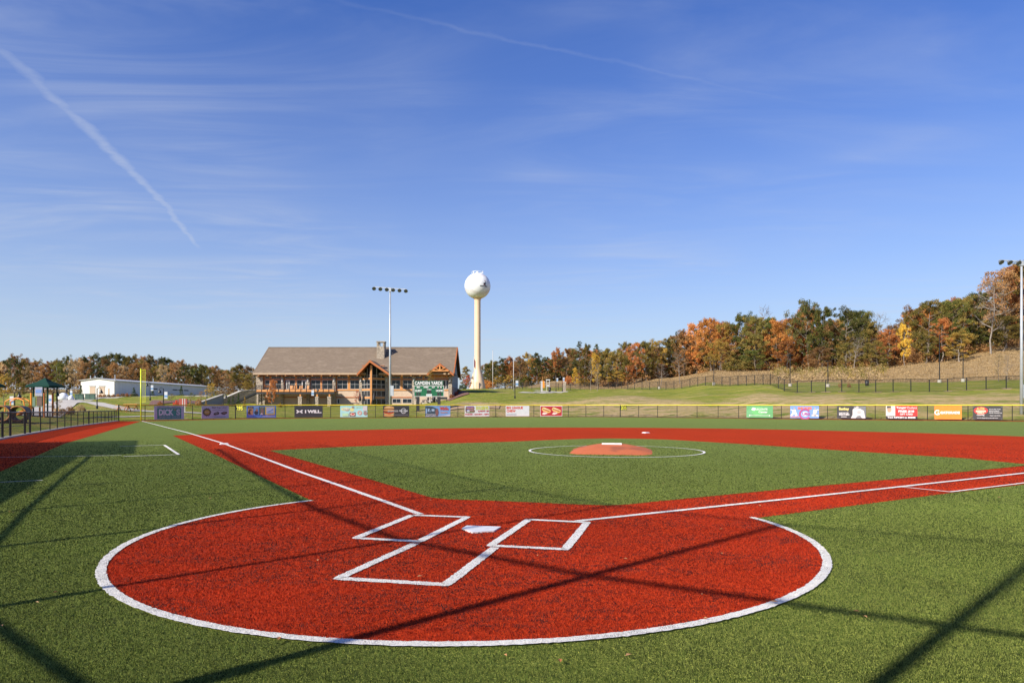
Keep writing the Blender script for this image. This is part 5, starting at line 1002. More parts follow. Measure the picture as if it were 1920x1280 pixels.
# ------------------------------------------------------------------ playground and picnic area at left
def tent(px, D, eave, apex, half_px, lab):
    X = PX(px, D); g = tz(X, D); t = thing('shade_canopy', lab, 'canopy', (X, D, g)); hw = half_px / FPX * D; ze, za = PZ(eave, D) - g, PZ(apex, D) - g
    b = MB(); b.v = [(-hw, -hw, ze), (hw, -hw, ze), (hw, hw, ze), (-hw, hw, ze), (-hw * .42, -hw * .42, ze + (za - ze) * .5), (hw * .42, -hw * .42, ze + (za - ze) * .5), (hw * .42, hw * .42, ze + (za - ze) * .5), (-hw * .42, hw * .42, ze + (za - ze) * .5), (0, 0, za)]
    for i in range(4): j = (i + 1) % 4; b.f += [(i, j, 4 + j, 4 + i), (4 + i, 4 + j, 8)]
    b.build('canopy_roof', M['tent'], t); v = MB()
    for (x0, y0), (x1, y1) in zip(((-hw, -hw), (hw, -hw), (hw, hw), (-hw, hw)), ((hw, -hw), (hw, hw), (-hw, hw), (-hw, -hw))): v.face([(x0, y0, ze - .16), (x1, y1, ze - .16), (x1, y1, ze), (x0, y0, ze)])
    v.build('valance', M['tent'], t)
    for sx in (-1, 1):
        for sy in (-1, 1): MB().tube((sx * hw * .6, sy * hw * .6, -.2), (sx * hw * .6, sy * hw * .6, ze + .1), .07, n=8).build('post', M['tent'], t)
    return t
tent(85, 67, 723, 708, 22, 'dark green pyramid shade canopy over the playground'); tent(-24, 64, 722.5, 706, 20, 'dark green canopy cut off by the left edge of the picture')
X, D = PX(72, 66), 66.; g = tz(X, D); t = thing('play_tower', 'playground tower with orange posts and a slide under the canopy', 'play tower', (X, D, g))
for x, m in ((-.42, 'orange'), (.85, 'orange'), (-.42, 'orange'), (.85, 'brown_pipe')): pass
for i, (x, y, m) in enumerate(((-.35, -.5, 'orange'), (.9, -.5, 'wood_dark'), (-.35, .7, 'orange'), (.9, .7, 'wood_dark'))): MB().tube((x, y, -.1), (x, y, 2.3), .08, n=8).build('post', M[m], t)
MB().box(-.35, -.5, .95, .9, .7, 1.03).build('platform', M['util_green'], t); MB().box(-.2, -.53, 1.04, .05, -.47, 1.9).build('panel', M['util_green'], t); MB().box(.2, -.53, 1.04, .7, -.47, 1.95).build('panel', M['brown_pipe'], t)
MB().prism([(-.35, -.45, .98), (-1.6, -.75, .1), (-1.6, -.2, .1), (-.35, .1, .98)], (0, 0, .07)).build('slide', M['orange'], t); MB().prism([(-1.62, -.78, .1), (-.36, -.48, 1.0), (-.36, -.48, 1.22), (-1.62, -.78, .32)], (0, .04, 0)).build('slide_rail', M['orange'], t)
MB().box(.1, -.62, 2.0, .8, -.56, 2.85).build('poster', solid((.3, .31, .4)), t); MB().box(.18, -.64, 2.3, .72, -.625, 2.6).build('poster_print', solid((.12, .22, .5)), t)
def tunnel(px, D, lab):
    X = PX(px, D); g = tz(X, D); t = thing('play_tunnel', lab, 'tunnel', (X, D, g), R_(28), 'brown pipe tunnels in the playground'); b = MB(); n = 20; ro, ri, L = .62, .5, 2.6
    for y in (0, L):
        for r in (ro, ri):
            for k in range(n): a = 2 * math.pi * k / n; b.v.append((r * math.cos(a), y, .72 + r * math.sin(a)))
    for k in range(n):
        j = (k + 1) % n; b.f += [(k, j, 2 * n + j, 2 * n + k), (n + k, 3 * n + k, 3 * n + j, n + j), (k, n + k, n + j, j), (2 * n + k, 2 * n + j, 3 * n + j, 3 * n + k)]
    b.build('pipe', M['brown_pipe'], t, smooth=False); 
    rim = MB(); q = [(.56 * math.cos(a), -.02, .72 + .56 * math.sin(a)) for a in np.linspace(0, 2 * math.pi, 21)]; rim.path(q, .05, 6); rim.build('rim', M['wood'], t)
    for s in (.5, 2.1): MB().box(-.35, s - .15, -.1, .35, s + .15, .18).build('cradle', M['dark'], t)
tunnel(32, 52, 'brown pipe tunnel with an orange rim right of the other one'); tunnel(1, 51, 'brown pipe tunnel with an orange rim at the left picture edge')
X, D = PX(28, 74), 74.; g = tz(X, D); t = thing('climbing_arch', 'orange arched climbing bar in the playground', 'climbing arch', (X, D, g))
MB().path([(-1.1, 0, -.1), (-1.05, 0, 1.1), (-.6, 0, 1.35), (.3, 0, 1.5), (.95, 0, 1.2), (1.15, 0, -.1)], .06, 8).build('arch_bar', M['orange'], t); MB().path([(-1.1, .8, -.1), (-1.05, .8, 1.1), (-.6, .8, 1.35), (.3, .8, 1.5), (.95, .8, 1.2), (1.15, .8, -.1)], .06, 8).build('arch_bar', M['orange'], t)
for x, z in ((-1.05, 1.0), (-.4, 1.4), (.4, 1.47), (1.0, 1.05)): MB().tube((x, 0, z), (x, .8, z), .04, n=6).build('rung', M['orange'], t)
lamp(27.5, 76, 735, 'black lamp post with a banner at the left playground edge', 1, wb); lamp(100, 82, 733, 'black lamp post with a small banner right of the canopy', 1, wb)
for px, D, lab, r in ((119, 118, 'large white rounded boulder sculpture left of the shed', .0),):
    X = PX(px, D); g = tz(X, D); t = thing('rounded_sculpture', lab, 'sculpture', (X, D, g)); MB().lathe([(.7, -.2), (.85, .3), (.75, .8), (.4, 1.15), (.1, 1.25)], 18).build('dome', M['ball'], t, smooth=True); MB().lathe([(.4, 0), (.48, .3), (.3, .7), (.05, .8)], 14, cx=1.3).build('dome', M['ball'], t, smooth=True)
lamp(130, 121, 727, 'lamp post with a white banner behind the rounded sculpture', -1, wb)
def util(px, D, w, h, m, lab):
    X = PX(px, D); g = tz(X, D); t = thing('utility_cabinet', lab, 'utility cabinet', (X, D, g), R_(20), 'utility cabinets near the shed'); MB().box(-w / 2, -.5, .1, w / 2, .5, h).build('cabinet', m, t); MB().box(-w / 2 - .06, -.56, h + .002, w / 2 + .06, .56, h + .08).build('lid', m, t); MB().box(-w / 2 - .1, -.6, -.2, w / 2 + .1, .6, .098).build('plinth', M['concrete'], t)
    MB().box(-.012, -.512, .2, .012, -.502, h - .1).build('door_seam', M['dark'], t)
util(169.5, 124, 1.5, 1.05, M['util_green'], 'dark green utility cabinet in front of the shed'); util(149, 120, 1.2, 1.0, M['util_green'], 'green utility cabinet beside a small white post left of the shed')
def table(px, D, lab):
    X = PX(px, D); g = tz(X, D); t = thing('picnic_table', lab, 'picnic table', (X, D, g), R_(8), 'orange brown picnic tables'); MB().box(-.8, -.35, .72, .8, .35, .78).build('table_top', M['wood'], t)
    for s in (-1, 1): MB().box(-.8, s * .75 - .14, .42, .8, s * .75 + .14, .47).build('seat', M['wood'], t)
    for s in (-.55, .55): MB().bar((s, -.75, -.02), (s, .1, .72), .06, .08).build('leg', M['wood_dark'], t); MB().bar((s, .75, -.02), (s, -.1, .72), .06, .08).build('leg', M['wood_dark'], t)
table(232, 82, 'orange picnic table just left of the foul pole'); table(246, 85, 'orange brown picnic table next to the foul pole')
X, D = PX(343, 84), 84.; g = tz(X, D); t = thing('red_shed_sign', 'small red and white board beyond the fence beside the dark green banner', 'sign', (X, D, g)); MB().box(-.5, 0, .7, .5, .12, 1.6).build('board', solid((.3, .05, .03)), t); MB().box(-.08, -.02, .0, .0, -.005, 1.65).build('post', M['frame'], t); MB().box(.2, -.02, .0, .28, -.005, 1.65).build('post', M['frame'], t)

# ------------------------------------------------------------------ backstop behind the camera: posts and rails whose shadows lie on the field
ELT = 1 / math.tan(R_(SUN_EL)); TOP = 7.0
tips = [(14.5, 2.6), (11.4, 4.3), (8.6, 5.85), (5.85, 7.4), (3.5, 8.78), (1.54, 10.4), (-.05, 12.65), (-1.55, 15.3), (-3.05, 18.1), (-4.55, 20.9), (-6.0, 23.7), (-7.45, 26.4)]
feet = [Vector((x - LX * ELT * TOP, y - LY * ELT * TOP, 0)) for x, y in tips]
bs = thing('backstop', 'tall dark posts and rails of the backstop behind the camera', 'backstop', tuple(feet[4]))
for i, f in enumerate(feet):
    q = f - feet[4]; MB().tube(q, q + Vector((0, 0, 2.5)), .085 if i in (3, 4) else .05, n=8).build('post', M['black'], bs); MB().tube(q + Vector((0, 0, 2.5)), q + Vector((0, 0, TOP)), .06 if i in (3, 4) else .038, n=8).build('upper_post', M['black'], bs)
for a, b in zip(feet[:-1], feet[1:]):
    a, b = a - feet[4], b - feet[4]
    for z, r in ((2.02, .036), (4.5, .042), (TOP, .025)): MB().tube(a + Vector((0, 0, z)), b + Vector((0, 0, z)), r, n=8).build('rail', M['black'], bs)
    MB().face([a + Vector((0, 0, .1)), b + Vector((0, 0, .1)), b + Vector((0, 0, TOP)), a + Vector((0, 0, TOP))]).build('net_panel', M['net'], bs)
# dugout at left, its roof shades the turf
hr = 3.3; off = Vector((LX * ELT * hr, LY * ELT * hr, 0))
shd = [Vector((*G(260, 825), 0)), Vector((*G(252, 850), 0)), Vector((*G(150, 855.5), 0)), Vector((*G(0, 947), 0)), Vector((-6.2, 7.6, 0))]; bk = Vector((-.87, -.5, 0)) * 4.6
t = thing('dugout', 'flat roofed dugout beyond the left picture edge', 'dugout', tuple(shd[0] - off)); o2 = shd[0] - off
ring = [s - off - o2 + Vector((0, 0, hr)) for s in shd] + [shd[-1] - off - o2 + bk + Vector((0, 0, hr)), shd[0] - off - o2 + bk + Vector((0, 0, hr))]
MB().prism(ring, (0, 0, -.18)).build('roof', M['util_green'], t); bw = MB(); A, B = ring[-1] + Vector((.3, .1, -hr)), ring[-2] + Vector((.3, .1, -hr)); bw.prism([A, B, B + Vector((0, 0, hr - .2)), A + Vector((0, 0, hr - .2))], (-.15, 0, 0)); bw.build('back_wall', M['stucco'], t)
for u in (.05, .35, .65, .95): p = (ring[0] + bk * .12).lerp(ring[3] + bk * .12, u); MB().tube((p.x, p.y, -hr + hr), (p.x, p.y, hr - .19), .05, n=8).build('post', M['black'], t)
# ------------------------------------------------------------------ trees
def tubes(segs, n=5):
    """segs: (a, b, ra, rb)"""
    b = MB()
    for a, c, ra, rb in segs: b.tube(a, c, ra, rb, n if ra > .05 else 3, cap=False)
    return b.mesh('trunk')
def leaves_mesh(C, rad, per, size, rng, flat=.75, up=.35):
    k = np.repeat(np.arange(len(C)), per); m = len(k); d = rng.normal(size=(m, 3)); d /= np.linalg.norm(d, axis=1)[:, None]
    r = rad[k] * rng.random(m) ** .42; p = C[k] + d * r[:, None] * np.array([1, 1, flat])
    nrm = d * .6 + rng.normal(size=(m, 3)) * .7 + np.array([0, 0, up]); nrm /= np.linalg.norm(nrm, axis=1)[:, None]
    u = np.cross(nrm, rng.normal(size=(m, 3))); u /= np.linalg.norm(u, axis=1)[:, None] + 1e-9; w = np.cross(nrm, u)
    s = size * (.6 + .8 * rng.random(m)); v = np.empty((m, 4, 3))
    v[:, 0] = p - u * s[:, None]; v[:, 1] = p + w * (s * .55)[:, None]; v[:, 2] = p + u * s[:, None]; v[:, 3] = p - w * (s * .55)[:, None]
    me = bpy.data.meshes.new('crown'); me.vertices.add(4 * m); me.vertices.foreach_set('co', v.ravel()); me.loops.add(4 * m); me.loops.foreach_set('vertex_index', np.arange(4 * m))
    me.polygons.add(m); me.polygons.foreach_set('loop_start', np.arange(m) * 4); me.update(); me.validate(); return me
def make_tree(seed, kind):
    """a tree ten metres high; returns (trunk mesh, crown mesh or None)"""
    rng = np.random.default_rng(seed); H = 10.; segs = []; C = []; Rd = []
    V = lambda *a: np.array(a, float)
    if kind == 'pine':
        for i in range(6): segs.append((V(0, 0, H * i / 6), V(0, 0, H * (i + 1) / 6), .16 * (1 - i / 6.3), .16 * (1 - (i + 1) / 6.3)))
        for i in range(46):
            z = 2.2 + 7.6 * (i / 46) ** .9; L = (H - z) * .27 + .3; a = i * 2.4 + rng.normal() * .3; L *= rng.uniform(.6, 1.25); e = V(math.cos(a) * L, math.sin(a) * L, z + L * .12); segs.append((V(0, 0, z), e, .035, .01))
            for t in (.45, .75, 1.0): C.append(V(0, 0, z) * (1 - t) + e * t + rng.normal(size=3) * .08); Rd.append(.24 + .2 * L * t * .6)
        return tubes(segs), leaves_mesh(np.array(C), np.array(Rd), 34, .075, rng, .45, .4)
    if kind == 'cone':
        for i in range(90): z = .3 + 9.3 * rng.random() ** 1.1; r = (1 - z / 10.2) * 2.1 * rng.random() ** .35; a = rng.random() * 6.283; C.append(V(math.cos(a) * r, math.sin(a) * r, z)); Rd.append(.5)
        return tubes([(V(0, 0, -.3), V(0, 0, 9), .15, .03)]), leaves_mesh(np.array(C), np.array(Rd), 40, .13, rng, 1, .3)
    if kind == 'bush':
        for i in range(55): a = rng.random() * 6.283; r = 4.6 * rng.random() ** .5; z = 1 + 7.5 * rng.random() * math.sqrt(max(.05, 1 - (r / 5) ** 2)); C.append(V(math.cos(a) * r, math.sin(a) * r, z)); Rd.append(1.3)
        for i in range(9): a = i * .7; segs.append((V(0, 0, 0), V(math.cos(a) * 2, math.sin(a) * 2, 5), .2, .04))
        return tubes(segs), leaves_mesh(np.array(C), np.array(Rd), 46, .32, rng, .9, .3)
    bare = kind == 'bare'; th = .17
    wide = {'oak': 3.6, 'round': 3.1, 'tall': 2.3, 'slim': 1.6, 'bare': 2.4, 'young': 1.9}[kind]; c0 = {'oak': 2.3, 'round': 1.5, 'tall': 2.6, 'slim': 1.4, 'bare': 3.5, 'young': 3.0}[kind]
    p = V(0, 0, -.4); tr = [p]; n = 9
    for i in range(n): p = p + V(rng.normal() * .16, rng.normal() * .16, (H * .92 + .4) / n); tr.append(p)
    for i in range(n): segs.append((tr[i], tr[i + 1], th * (1 - .88 * i / n) + (.06 if i == 0 else 0), th * (1 - .88 * (i + 1) / n)))
    at = lambda z: np.array([np.interp(z, [q[2] for q in tr], [q[k] for q in tr]) for k in range(3)])
    nl = {'oak': 21, 'round': 22, 'tall': 21, 'slim': 18, 'bare': 16, 'young': 16}[kind]
    for i in range(nl):
        f = (i + rng.random() * .8) / nl; z = c0 * .78 + (H * .93 - c0 * .78) * f; s = at(z); a = i * 2.4 + rng.normal() * .5
        prof = math.sin(math.pi * min(1, .2 + .8 * f) ** .9) ** .6; L = wide * prof * rng.uniform(.55, 1.15) + .3; rise = L * rng.uniform(.25, .75)
        m1 = s + V(math.cos(a) * L * .5, math.sin(a) * L * .5, rise * .35); e = s + V(math.cos(a) * L, math.sin(a) * L, rise)
        r0 = th * .5 * (1 - .6 * f); segs += [(s, m1, r0, r0 * .65), (m1, e, r0 * .65, .02)]
        for j in range(4 if not bare else 7):
            t = rng.uniform(.3, 1.0); q = (s * (1 - 2 * t) + m1 * 2 * t) if t < .5 else (m1 * (2 - 2 * t) + e * (2 * t - 1)); d = rng.normal(size=3) * V(1, 1, .55) + V(math.cos(a), math.sin(a), .55) * .7; d /= np.linalg.norm(d); b2 = q + d * rng.uniform(.5, 1.1) * (.5 + .16 * wide)
            segs.append((q, b2, r0 * .35, .012))
            if bare:
                for _ in range(4): d2 = d * .8 + rng.normal(size=3) * .5 + V(0, 0, .3); segs.append((b2 * .6 + q * .4, b2 + d2 * .45, .014, .005))
            else: C.append(b2); Rd.append(rng.uniform(.34, .68) * (.75 + .1 * wide))
        if not bare: C.append(e); Rd.append(rng.uniform(.5, .8)); C.append(m1 + V(0, 0, .3)); Rd.append(rng.uniform(.35, .55))
    if bare: return tubes(segs), None
    C.append(at(H * .92)); Rd.append(.55); C = np.array(C); Rd = np.array(Rd); keep = rng.random(len(C)) > .1; C, Rd = C[keep], Rd[keep]
    per = {'oak': 74, 'round': 76, 'tall': 66, 'slim': 56, 'young': 22}[kind]
    return tubes(segs), leaves_mesh(C, Rd, per, .112 if kind != 'young' else .1, rng)
PROTO = {}
for k, n in (('oak', 4), ('round', 4), ('tall', 4), ('slim', 2), ('pine', 2), ('bare', 3), ('cone', 2), ('bush', 3), ('young', 2)):
    PROTO[k] = [make_tree(100 * len(k) + 7 * i + ord(k[0]), k) for i in range(n)]
    for tm, cm in PROTO[k]:
        tm.materials.append(M['bark']); tm.polygons.foreach_set('use_smooth', [True] * len(tm.polygons))
        if cm: cm.materials.append(M['bark'])
LEAF = {'olive': leaf_mat('olive_leaves', (0.136, 0.143, 0.0407), (0.366, 0.257, 0.0747)), 'green': leaf_mat('green_leaves', (0.095, 0.136, 0.038), (0.257, 0.231, 0.061)), 'dark': leaf_mat('dark_green_leaves', (0.0678, 0.0923, 0.0326), (0.176, 0.156, 0.0516)),
        'rust': leaf_mat('rust_leaves', (0.339, 0.143, 0.0543), (0.597, 0.257, 0.0881)), 'orange': leaf_mat('orange_leaves', (0.489, 0.224, 0.061), (0.787, 0.38, 0.115)), 'brown': leaf_mat('brown_leaves', (0.271, 0.163, 0.0747), (0.489, 0.271, 0.109)),
        'yellow': leaf_mat('yellow_leaves', (0.678, 0.407, 0.0678), (0.85, 0.624, 0.109), .15), 'gold': leaf_mat('gold_olive_leaves', (0.299, 0.244, 0.0678), (0.651, 0.42, 0.102)), 'red': leaf_mat('red_leaves', (0.57, 0.0814, 0.0678), (0.678, 0.19, 0.095)), 'pine': leaf_mat('pine_needles', (0.095, 0.122, 0.0489), (0.203, 0.203, 0.0747)),
        'tan': leaf_mat('tan_leaves', (0.461, 0.339, 0.19), (0.624, 0.461, 0.244)), 'shrub': leaf_mat('evergreen_shrub', (0.061, 0.102, 0.038), (0.115, 0.156, 0.0543), .15)}
CN = {'olive': 'olive green', 'green': 'green', 'dark': 'dark green', 'rust': 'rust red', 'orange': 'orange', 'brown': 'brown', 'yellow': 'bright yellow', 'gold': 'golden olive', 'red': 'red', 'pine': 'dark pine', 'tan': 'tan', 'shrub': 'evergreen'}
KN = {'oak': 'broad tree', 'round': 'rounded tree', 'tall': 'tall tree', 'slim': 'slim tree', 'pine': 'pine tree', 'bare': 'leafless tree', 'cone': 'clipped conical shrub', 'bush': 'bush', 'young': 'young tree'}
OBJN = {'oak': 'broad_tree', 'round': 'rounded_tree', 'tall': 'tall_tree', 'slim': 'slim_tree', 'pine': 'pine_tree', 'bare': 'bare_tree', 'cone': 'conical_shrub', 'bush': 'bush', 'young': 'young_tree'}
MARKS = [(20, 'left picture edge'), (85, 'green canopy'), (182, 'shed doors'), (264, 'foul pole'), (340, 'shed side wall'), (440, 'stone wall'), (505, 'lodge deck'), (693, 'lodge prow'), (825, 'lodge entrance'), (895, 'water tower'), (963, 'white poles'), (1055, 'gate pillar'),
         (1117, 'yellow tree'), (1180, 'centre distance number'), (1260, 'lower hill fence'), (1345, 'sloping fence'), (1425, 'green banner'), (1480, 'hill fence corner'), (1552, 'blue banner'), (1597, 'pitcher banner'), (1690, 'red banner'), (1762, 'two-armed pole'), (1806, 'orange banner'), (1850, 'charcoal crest banner'), (1914, 'right mast')]
_lab = {}
def tree(px, D, top, kind, col, width=None, row='', group='trees of the woods', base=None, lab=None, cat='tree', k=None):
    X = PX(px, D); g = tz(X, D) if base is None else base; h = max(1., PZ(top, D) - g); s = h / 10.
    tm, cm = PROTO[kind][(int(px * 7 + D) if k is None else k) % len(PROTO[kind])]
    nat = {'oak': 8.2, 'round': 7.2, 'tall': 5.8, 'slim': 4.2, 'pine': 4.6, 'bare': 6, 'cone': 4.2, 'bush': 10, 'young': 4.6}[kind]
    sx = s if width is None else width / FPX * D / nat
    if lab is None:
        mk = min(MARKS, key=lambda q: abs(q[0] - px)); dx = px - mk[0]; pos = 'above' if abs(dx) < 9 else ('left of' if dx < 0 else 'right of')
        size = '' if kind in ('cone', 'bush', 'young') else ('towering ' if h > 21 else ('' if h > 12 else 'low '))
        lab = f"{size}{CN[col] if kind != 'bare' else 'grey'} {KN[kind]} {pos} the {mk[1]}" + (f", {row}" if row else '')
    t = thing(OBJN[kind], lab, cat, (X, D, g), random.uniform(0, 6.28), group); t.scale = (sx, sx, s); _lab.setdefault(lab, []).append(t)
    o = add('trunk', tm, t); o.material_slots[0].link = 'OBJECT'; o.material_slots[0].material = M['bark_pale'] if (kind == 'bare' or random.random() < .35) else M['bark']
    if cm: o = add('crown', cm, t); o.material_slots[0].link = 'OBJECT'; o.material_slots[0].material = LEAF[col]
    return t
W = lambda a, xs: float(np.interp(a, *xs))
PROF = ([905, 920, 940, 965, 985, 1005, 1030, 1040, 1060, 1085, 1105, 1118, 1140, 1165, 1180, 1200, 1225, 1250, 1265, 1285, 1310, 1340, 1365, 1395, 1425, 1450, 1470, 1490, 1515, 1540, 1560, 1590, 1620, 1640, 1665, 1690, 1710, 1740, 1770, 1800, 1830, 1860, 1885, 1910, 1960, 2040],
        [692, 668, 665, 665, 660, 657, 668, 650, 655, 636, 645, 640, 647, 647, 637, 640, 635, 630, 618, 615, 600, 590, 605, 588, 584, 592, 590, 602, 562, 572, 600, 574, 584, 606, 614, 594, 572, 562, 555, 558, 545, 545, 500, 490, 480, 470])
FD_ = ([900, 1000, 1060, 1100, 1200, 1250, 1300, 1350, 1450, 1600, 1750, 1850, 1950], [255, 240, 236, 215, 204, 212, 205, 192, 182, 170, 160, 164, 172])
RIGHT = [(914, 'round', 'dark', 28), (940, 'oak', 'dark', 30), (957, 'tall', 'rust', 26), (975, 'oak', 'brown', 34), (990, 'round', 'gold', 26), (1007, 'tall', 'dark', 26), (1026, 'round', 'dark', 30), (1041, 'tall', 'rust', 26), (1063, 'round', 'brown', 34), (1086, 'pine', 'pine', 26), (1098, 'tall', 'olive', 26), (1118, 'pine', 'pine', 30), (1139, 'round', 'olive', 34), (1160, 'oak', 'olive', 40), (1176, 'round', 'olive', 34), (1192, 'oak', 'rust', 36),
  (1212, 'round', 'olive', 40), (1232, 'oak', 'gold', 44), (1252, 'round', 'olive', 40), (1268, 'pine', 'dark', 18), (1284, 'tall', 'brown', 40), (1308, 'oak', 'orange', 52), (1333, 'round', 'orange', 50), (1352, 'oak', 'gold', 46), (1372, 'round', 'orange', 46), (1393, 'oak', 'green', 54), (1418, 'round', 'olive', 54), (1440, 'oak', 'green', 50), (1458, 'tall', 'orange', 46), (1476, 'oak', 'orange', 50), (1497, 'round', 'rust', 44), (1515, 'oak', 'dark', 64), (1541, 'round', 'green', 50),
  (1558, 'tall', 'brown', 44), (1588, 'oak', 'dark', 66), (1612, 'round', 'green', 56), (1636, 'tall', 'olive', 44), (1661, 'tall', 'rust', 44), (1677, 'round', 'brown', 40), (1697, 'tall', 'gold', 36), (1714, 'oak', 'brown', 54), (1742, 'oak', 'olive', 62), (1766, 'round', 'olive', 56), (1789, 'oak', 'green', 60), (1812, 'round', 'olive', 58), (1836, 'oak', 'dark', 66), (1886, 'oak', 'brown', 86), (1912, 'round', 'rust', 80), (1945, 'oak', 'olive', 90), (1985, 'oak', 'rust', 90)]
for i, (px, kd, cl, w) in enumerate(RIGHT):
    D = W(px, FD_) + random.uniform(-2, 7); tree(px, D, W(px, PROF) + random.uniform(0, 8), kd, cl, w * 1.14, 'front row')
# second and third rows seen between the crowns
for r, (dd, drop, st) in enumerate(((14, 10, 21), (27, 5, 24), (42, 9, 30))):
    px = 905 + 9 * r
    while px < 1990:
        if random.random() < .93: tree(px, W(px, FD_) + dd + random.uniform(-4, 4), W(px, PROF) + drop + random.uniform(-2, 16), random.choice(['oak', 'round', 'tall', 'tall']), random.choice(['olive', 'brown', 'green', 'dark', 'rust', 'gold', 'orange', 'olive']), random.uniform(32, 50) * (1 + max(0, px - 1300) / 1600), ('second', 'third', 'back')[r] + ' row')
        px += st * random.uniform(.75, 1.25) * (1 + max(0, px - 1300) / 1500)
for r, (dd, lo_, st) in enumerate(((4, .50, 26), (11, .42, 22), (20, .36, 22))):
    px = 1085 + 7 * r if r == 0 else 985
    while px < 1985:
        D = W(px, FD_) + dd + random.uniform(-3, 3); g = HZ - (tz(PX(px, D), D) - EYE) * FPX / D; tp = g - (g - W(px, PROF)) * lo_ * random.uniform(.6, 1.15)
        tree(px, D, tp, random.choice(['round', 'bush', 'oak']), random.choice(['olive', 'brown', 'dark', 'gold', 'olive', 'green', 'rust']), random.uniform(34, 52), 'understorey', group='low trees under the woods')
        px += st * random.uniform(.75, 1.25) * (1 + max(0, px - 1300) / 1500)
# lower trees that fill the edge of the woods, trunks and bare ones
for px, D, top, kd, cl, w, lb_ in ((1078.5, 196, 688, 'slim', 'yellow', 15, 'small bright yellow slim tree right of the gate pillar'), (1117, 200, 664, 'round', 'yellow', 27, 'bright yellow rounded tree in front of the pine trees'), (1108, 170, 672, 'bare', 'tan', 16, 'thin leafless tree in front of the bright yellow tree'), (1120, 168, 681, 'young', 'tan', 14, 'young tan tree on the lawn edge before the yellow tree'),
      (1066, 205, 700, 'bush', 'rust', 22, 'low rust bush left of the small yellow tree'), (1095, 200, 706, 'bush', 'gold', 24, 'golden bush at the foot of the small yellow tree'), (1696, 157, 607, 'tall', 'yellow', 26, 'bright yellow orange tree at the front of the right woods'), (1765, 158, 597, 'tall', 'rust', 44, 'rust red tree behind the two-armed light pole'), (1858, 155, 516, 'bare', 'tan', 66, 'tall pale leafless tree near the right woods edge'), (1655, 172, 586, 'bare', 'tan', 46, 'pale leafless tree between green and rust crowns'), (1430, 196, 572, 'bare', 'tan', 40, 'thin leafless tree poking above the orange crowns'), (1275, 172, 660, 'bare', 'tan', 30, 'bare many-branched tree at the lower hill edge'),
      (1240, 175, 680, 'bare', 'tan', 26, 'small bare tree behind the lower sloping fence'), (1350, 186, 640, 'oak', 'gold', 54, 'low golden tree below the orange oaks'), (1420, 178, 655, 'round', 'green', 60, 'low green tree above the dry slope'), (1385, 180, 668, 'bush', 'olive', 60, 'dark olive bush under the green tree'), (1475, 174, 640, 'round', 'rust', 50, 'low rust tree near the fence corner'), (1530, 168, 650, 'tall', 'brown', 50, 'low brown tree right of the fence corner'), (1598, 158, 632, 'bare', 'tan', 40, 'pale leaning bare tree below the dark oak'), (1582, 164, 640, 'round', 'olive', 50, 'low olive tree below the dark oak'),
      (1645, 160, 640, 'round', 'olive', 46, 'low olive tree left of the yellow orange tree'), (1735, 158, 620, 'tall', 'olive', 46, 'narrow olive tree left of the two-armed pole'), (1800, 152, 620, 'round', 'gold', 60, 'golden olive tree on the upper hillside'), (1880, 158, 590, 'round', 'olive', 70, 'olive tree near the right floodlight mast'), (1872, 112, 660, 'young', 'tan', 18, 'young thin tree on the dry slope near the right edge'), (1890, 111, 664, 'bare', 'tan', 16, 'small bare sapling on the dry slope near the right edge'),
      (986, 170, 712, 'young', 'brown', 13, 'staked young brown tree on the lawn left of the path'), (955, 215, 703, 'round', 'gold', 26, 'golden low tree behind the white poles'), (935, 220, 705, 'round', 'gold', 24, 'golden low tree between the tower and the white poles'), (915, 218, 708, 'bush', 'orange', 26, 'orange bush at the foot of the water tower'),
      (878, 172, 703, 'round', 'red', 16, 'bright red small tree between lodge and water tower'), (872, 185, 686, 'slim', 'gold', 24, 'pale golden tree behind the red one'), (868, 160, 716, 'bush', 'shrub', 15, 'dark evergreen bush at the right end of the lodge')):
    tree(px, D, top, kd, cl, w, group='single trees', lab=lb_)
# undergrowth along the foot of the woods
def thicket(name, label, n, fx, rng, cols, h, size=.2):
    C = []; 
    for i in range(n):
        px, D, hh = fx(rng); X = PX(px, D); C.append((X, D, tz(X, D) + hh * rng.random()))
    C = np.array(C); me = leaves_mesh(C, np.full(len(C), h), 34, size, rng, .8, .3); me.materials.append(cols); tag(add(name, me), label, 'undergrowth', kind='stuff')
thicket('undergrowth', 'brown olive undergrowth along the foot of the right woods', 520, lambda r: ((p := r.uniform(1000, 1960)), W(p, FD_) - 3 + r.uniform(0, 16), 2.2), np.random.default_rng(3), LEAF['brown'], 1.1)
thicket('undergrowth', 'dark olive undergrowth inside the right woods', 520, lambda r: ((p := r.uniform(905, 1960)), W(p, FD_) + r.uniform(2, 34), 4.5), np.random.default_rng(4), LEAF['olive'], 1.5)
thicket('undergrowth', 'olive brown scrub on the slope behind the hill fence corner', 260, lambda r: ((p := r.uniform(1455, 1650)), r.uniform(140, 172) - (p - 1455) * .06, 1.4), np.random.default_rng(8), LEAF['tan'], .9, .14)
thicket('undergrowth', 'green olive scrub among the brown scrub behind the fence corner', 170, lambda r: ((p := r.uniform(1450, 1660)), r.uniform(144, 174) - (p - 1455) * .06, 1.8), np.random.default_rng(9), LEAF['olive'], 1.0, .14)
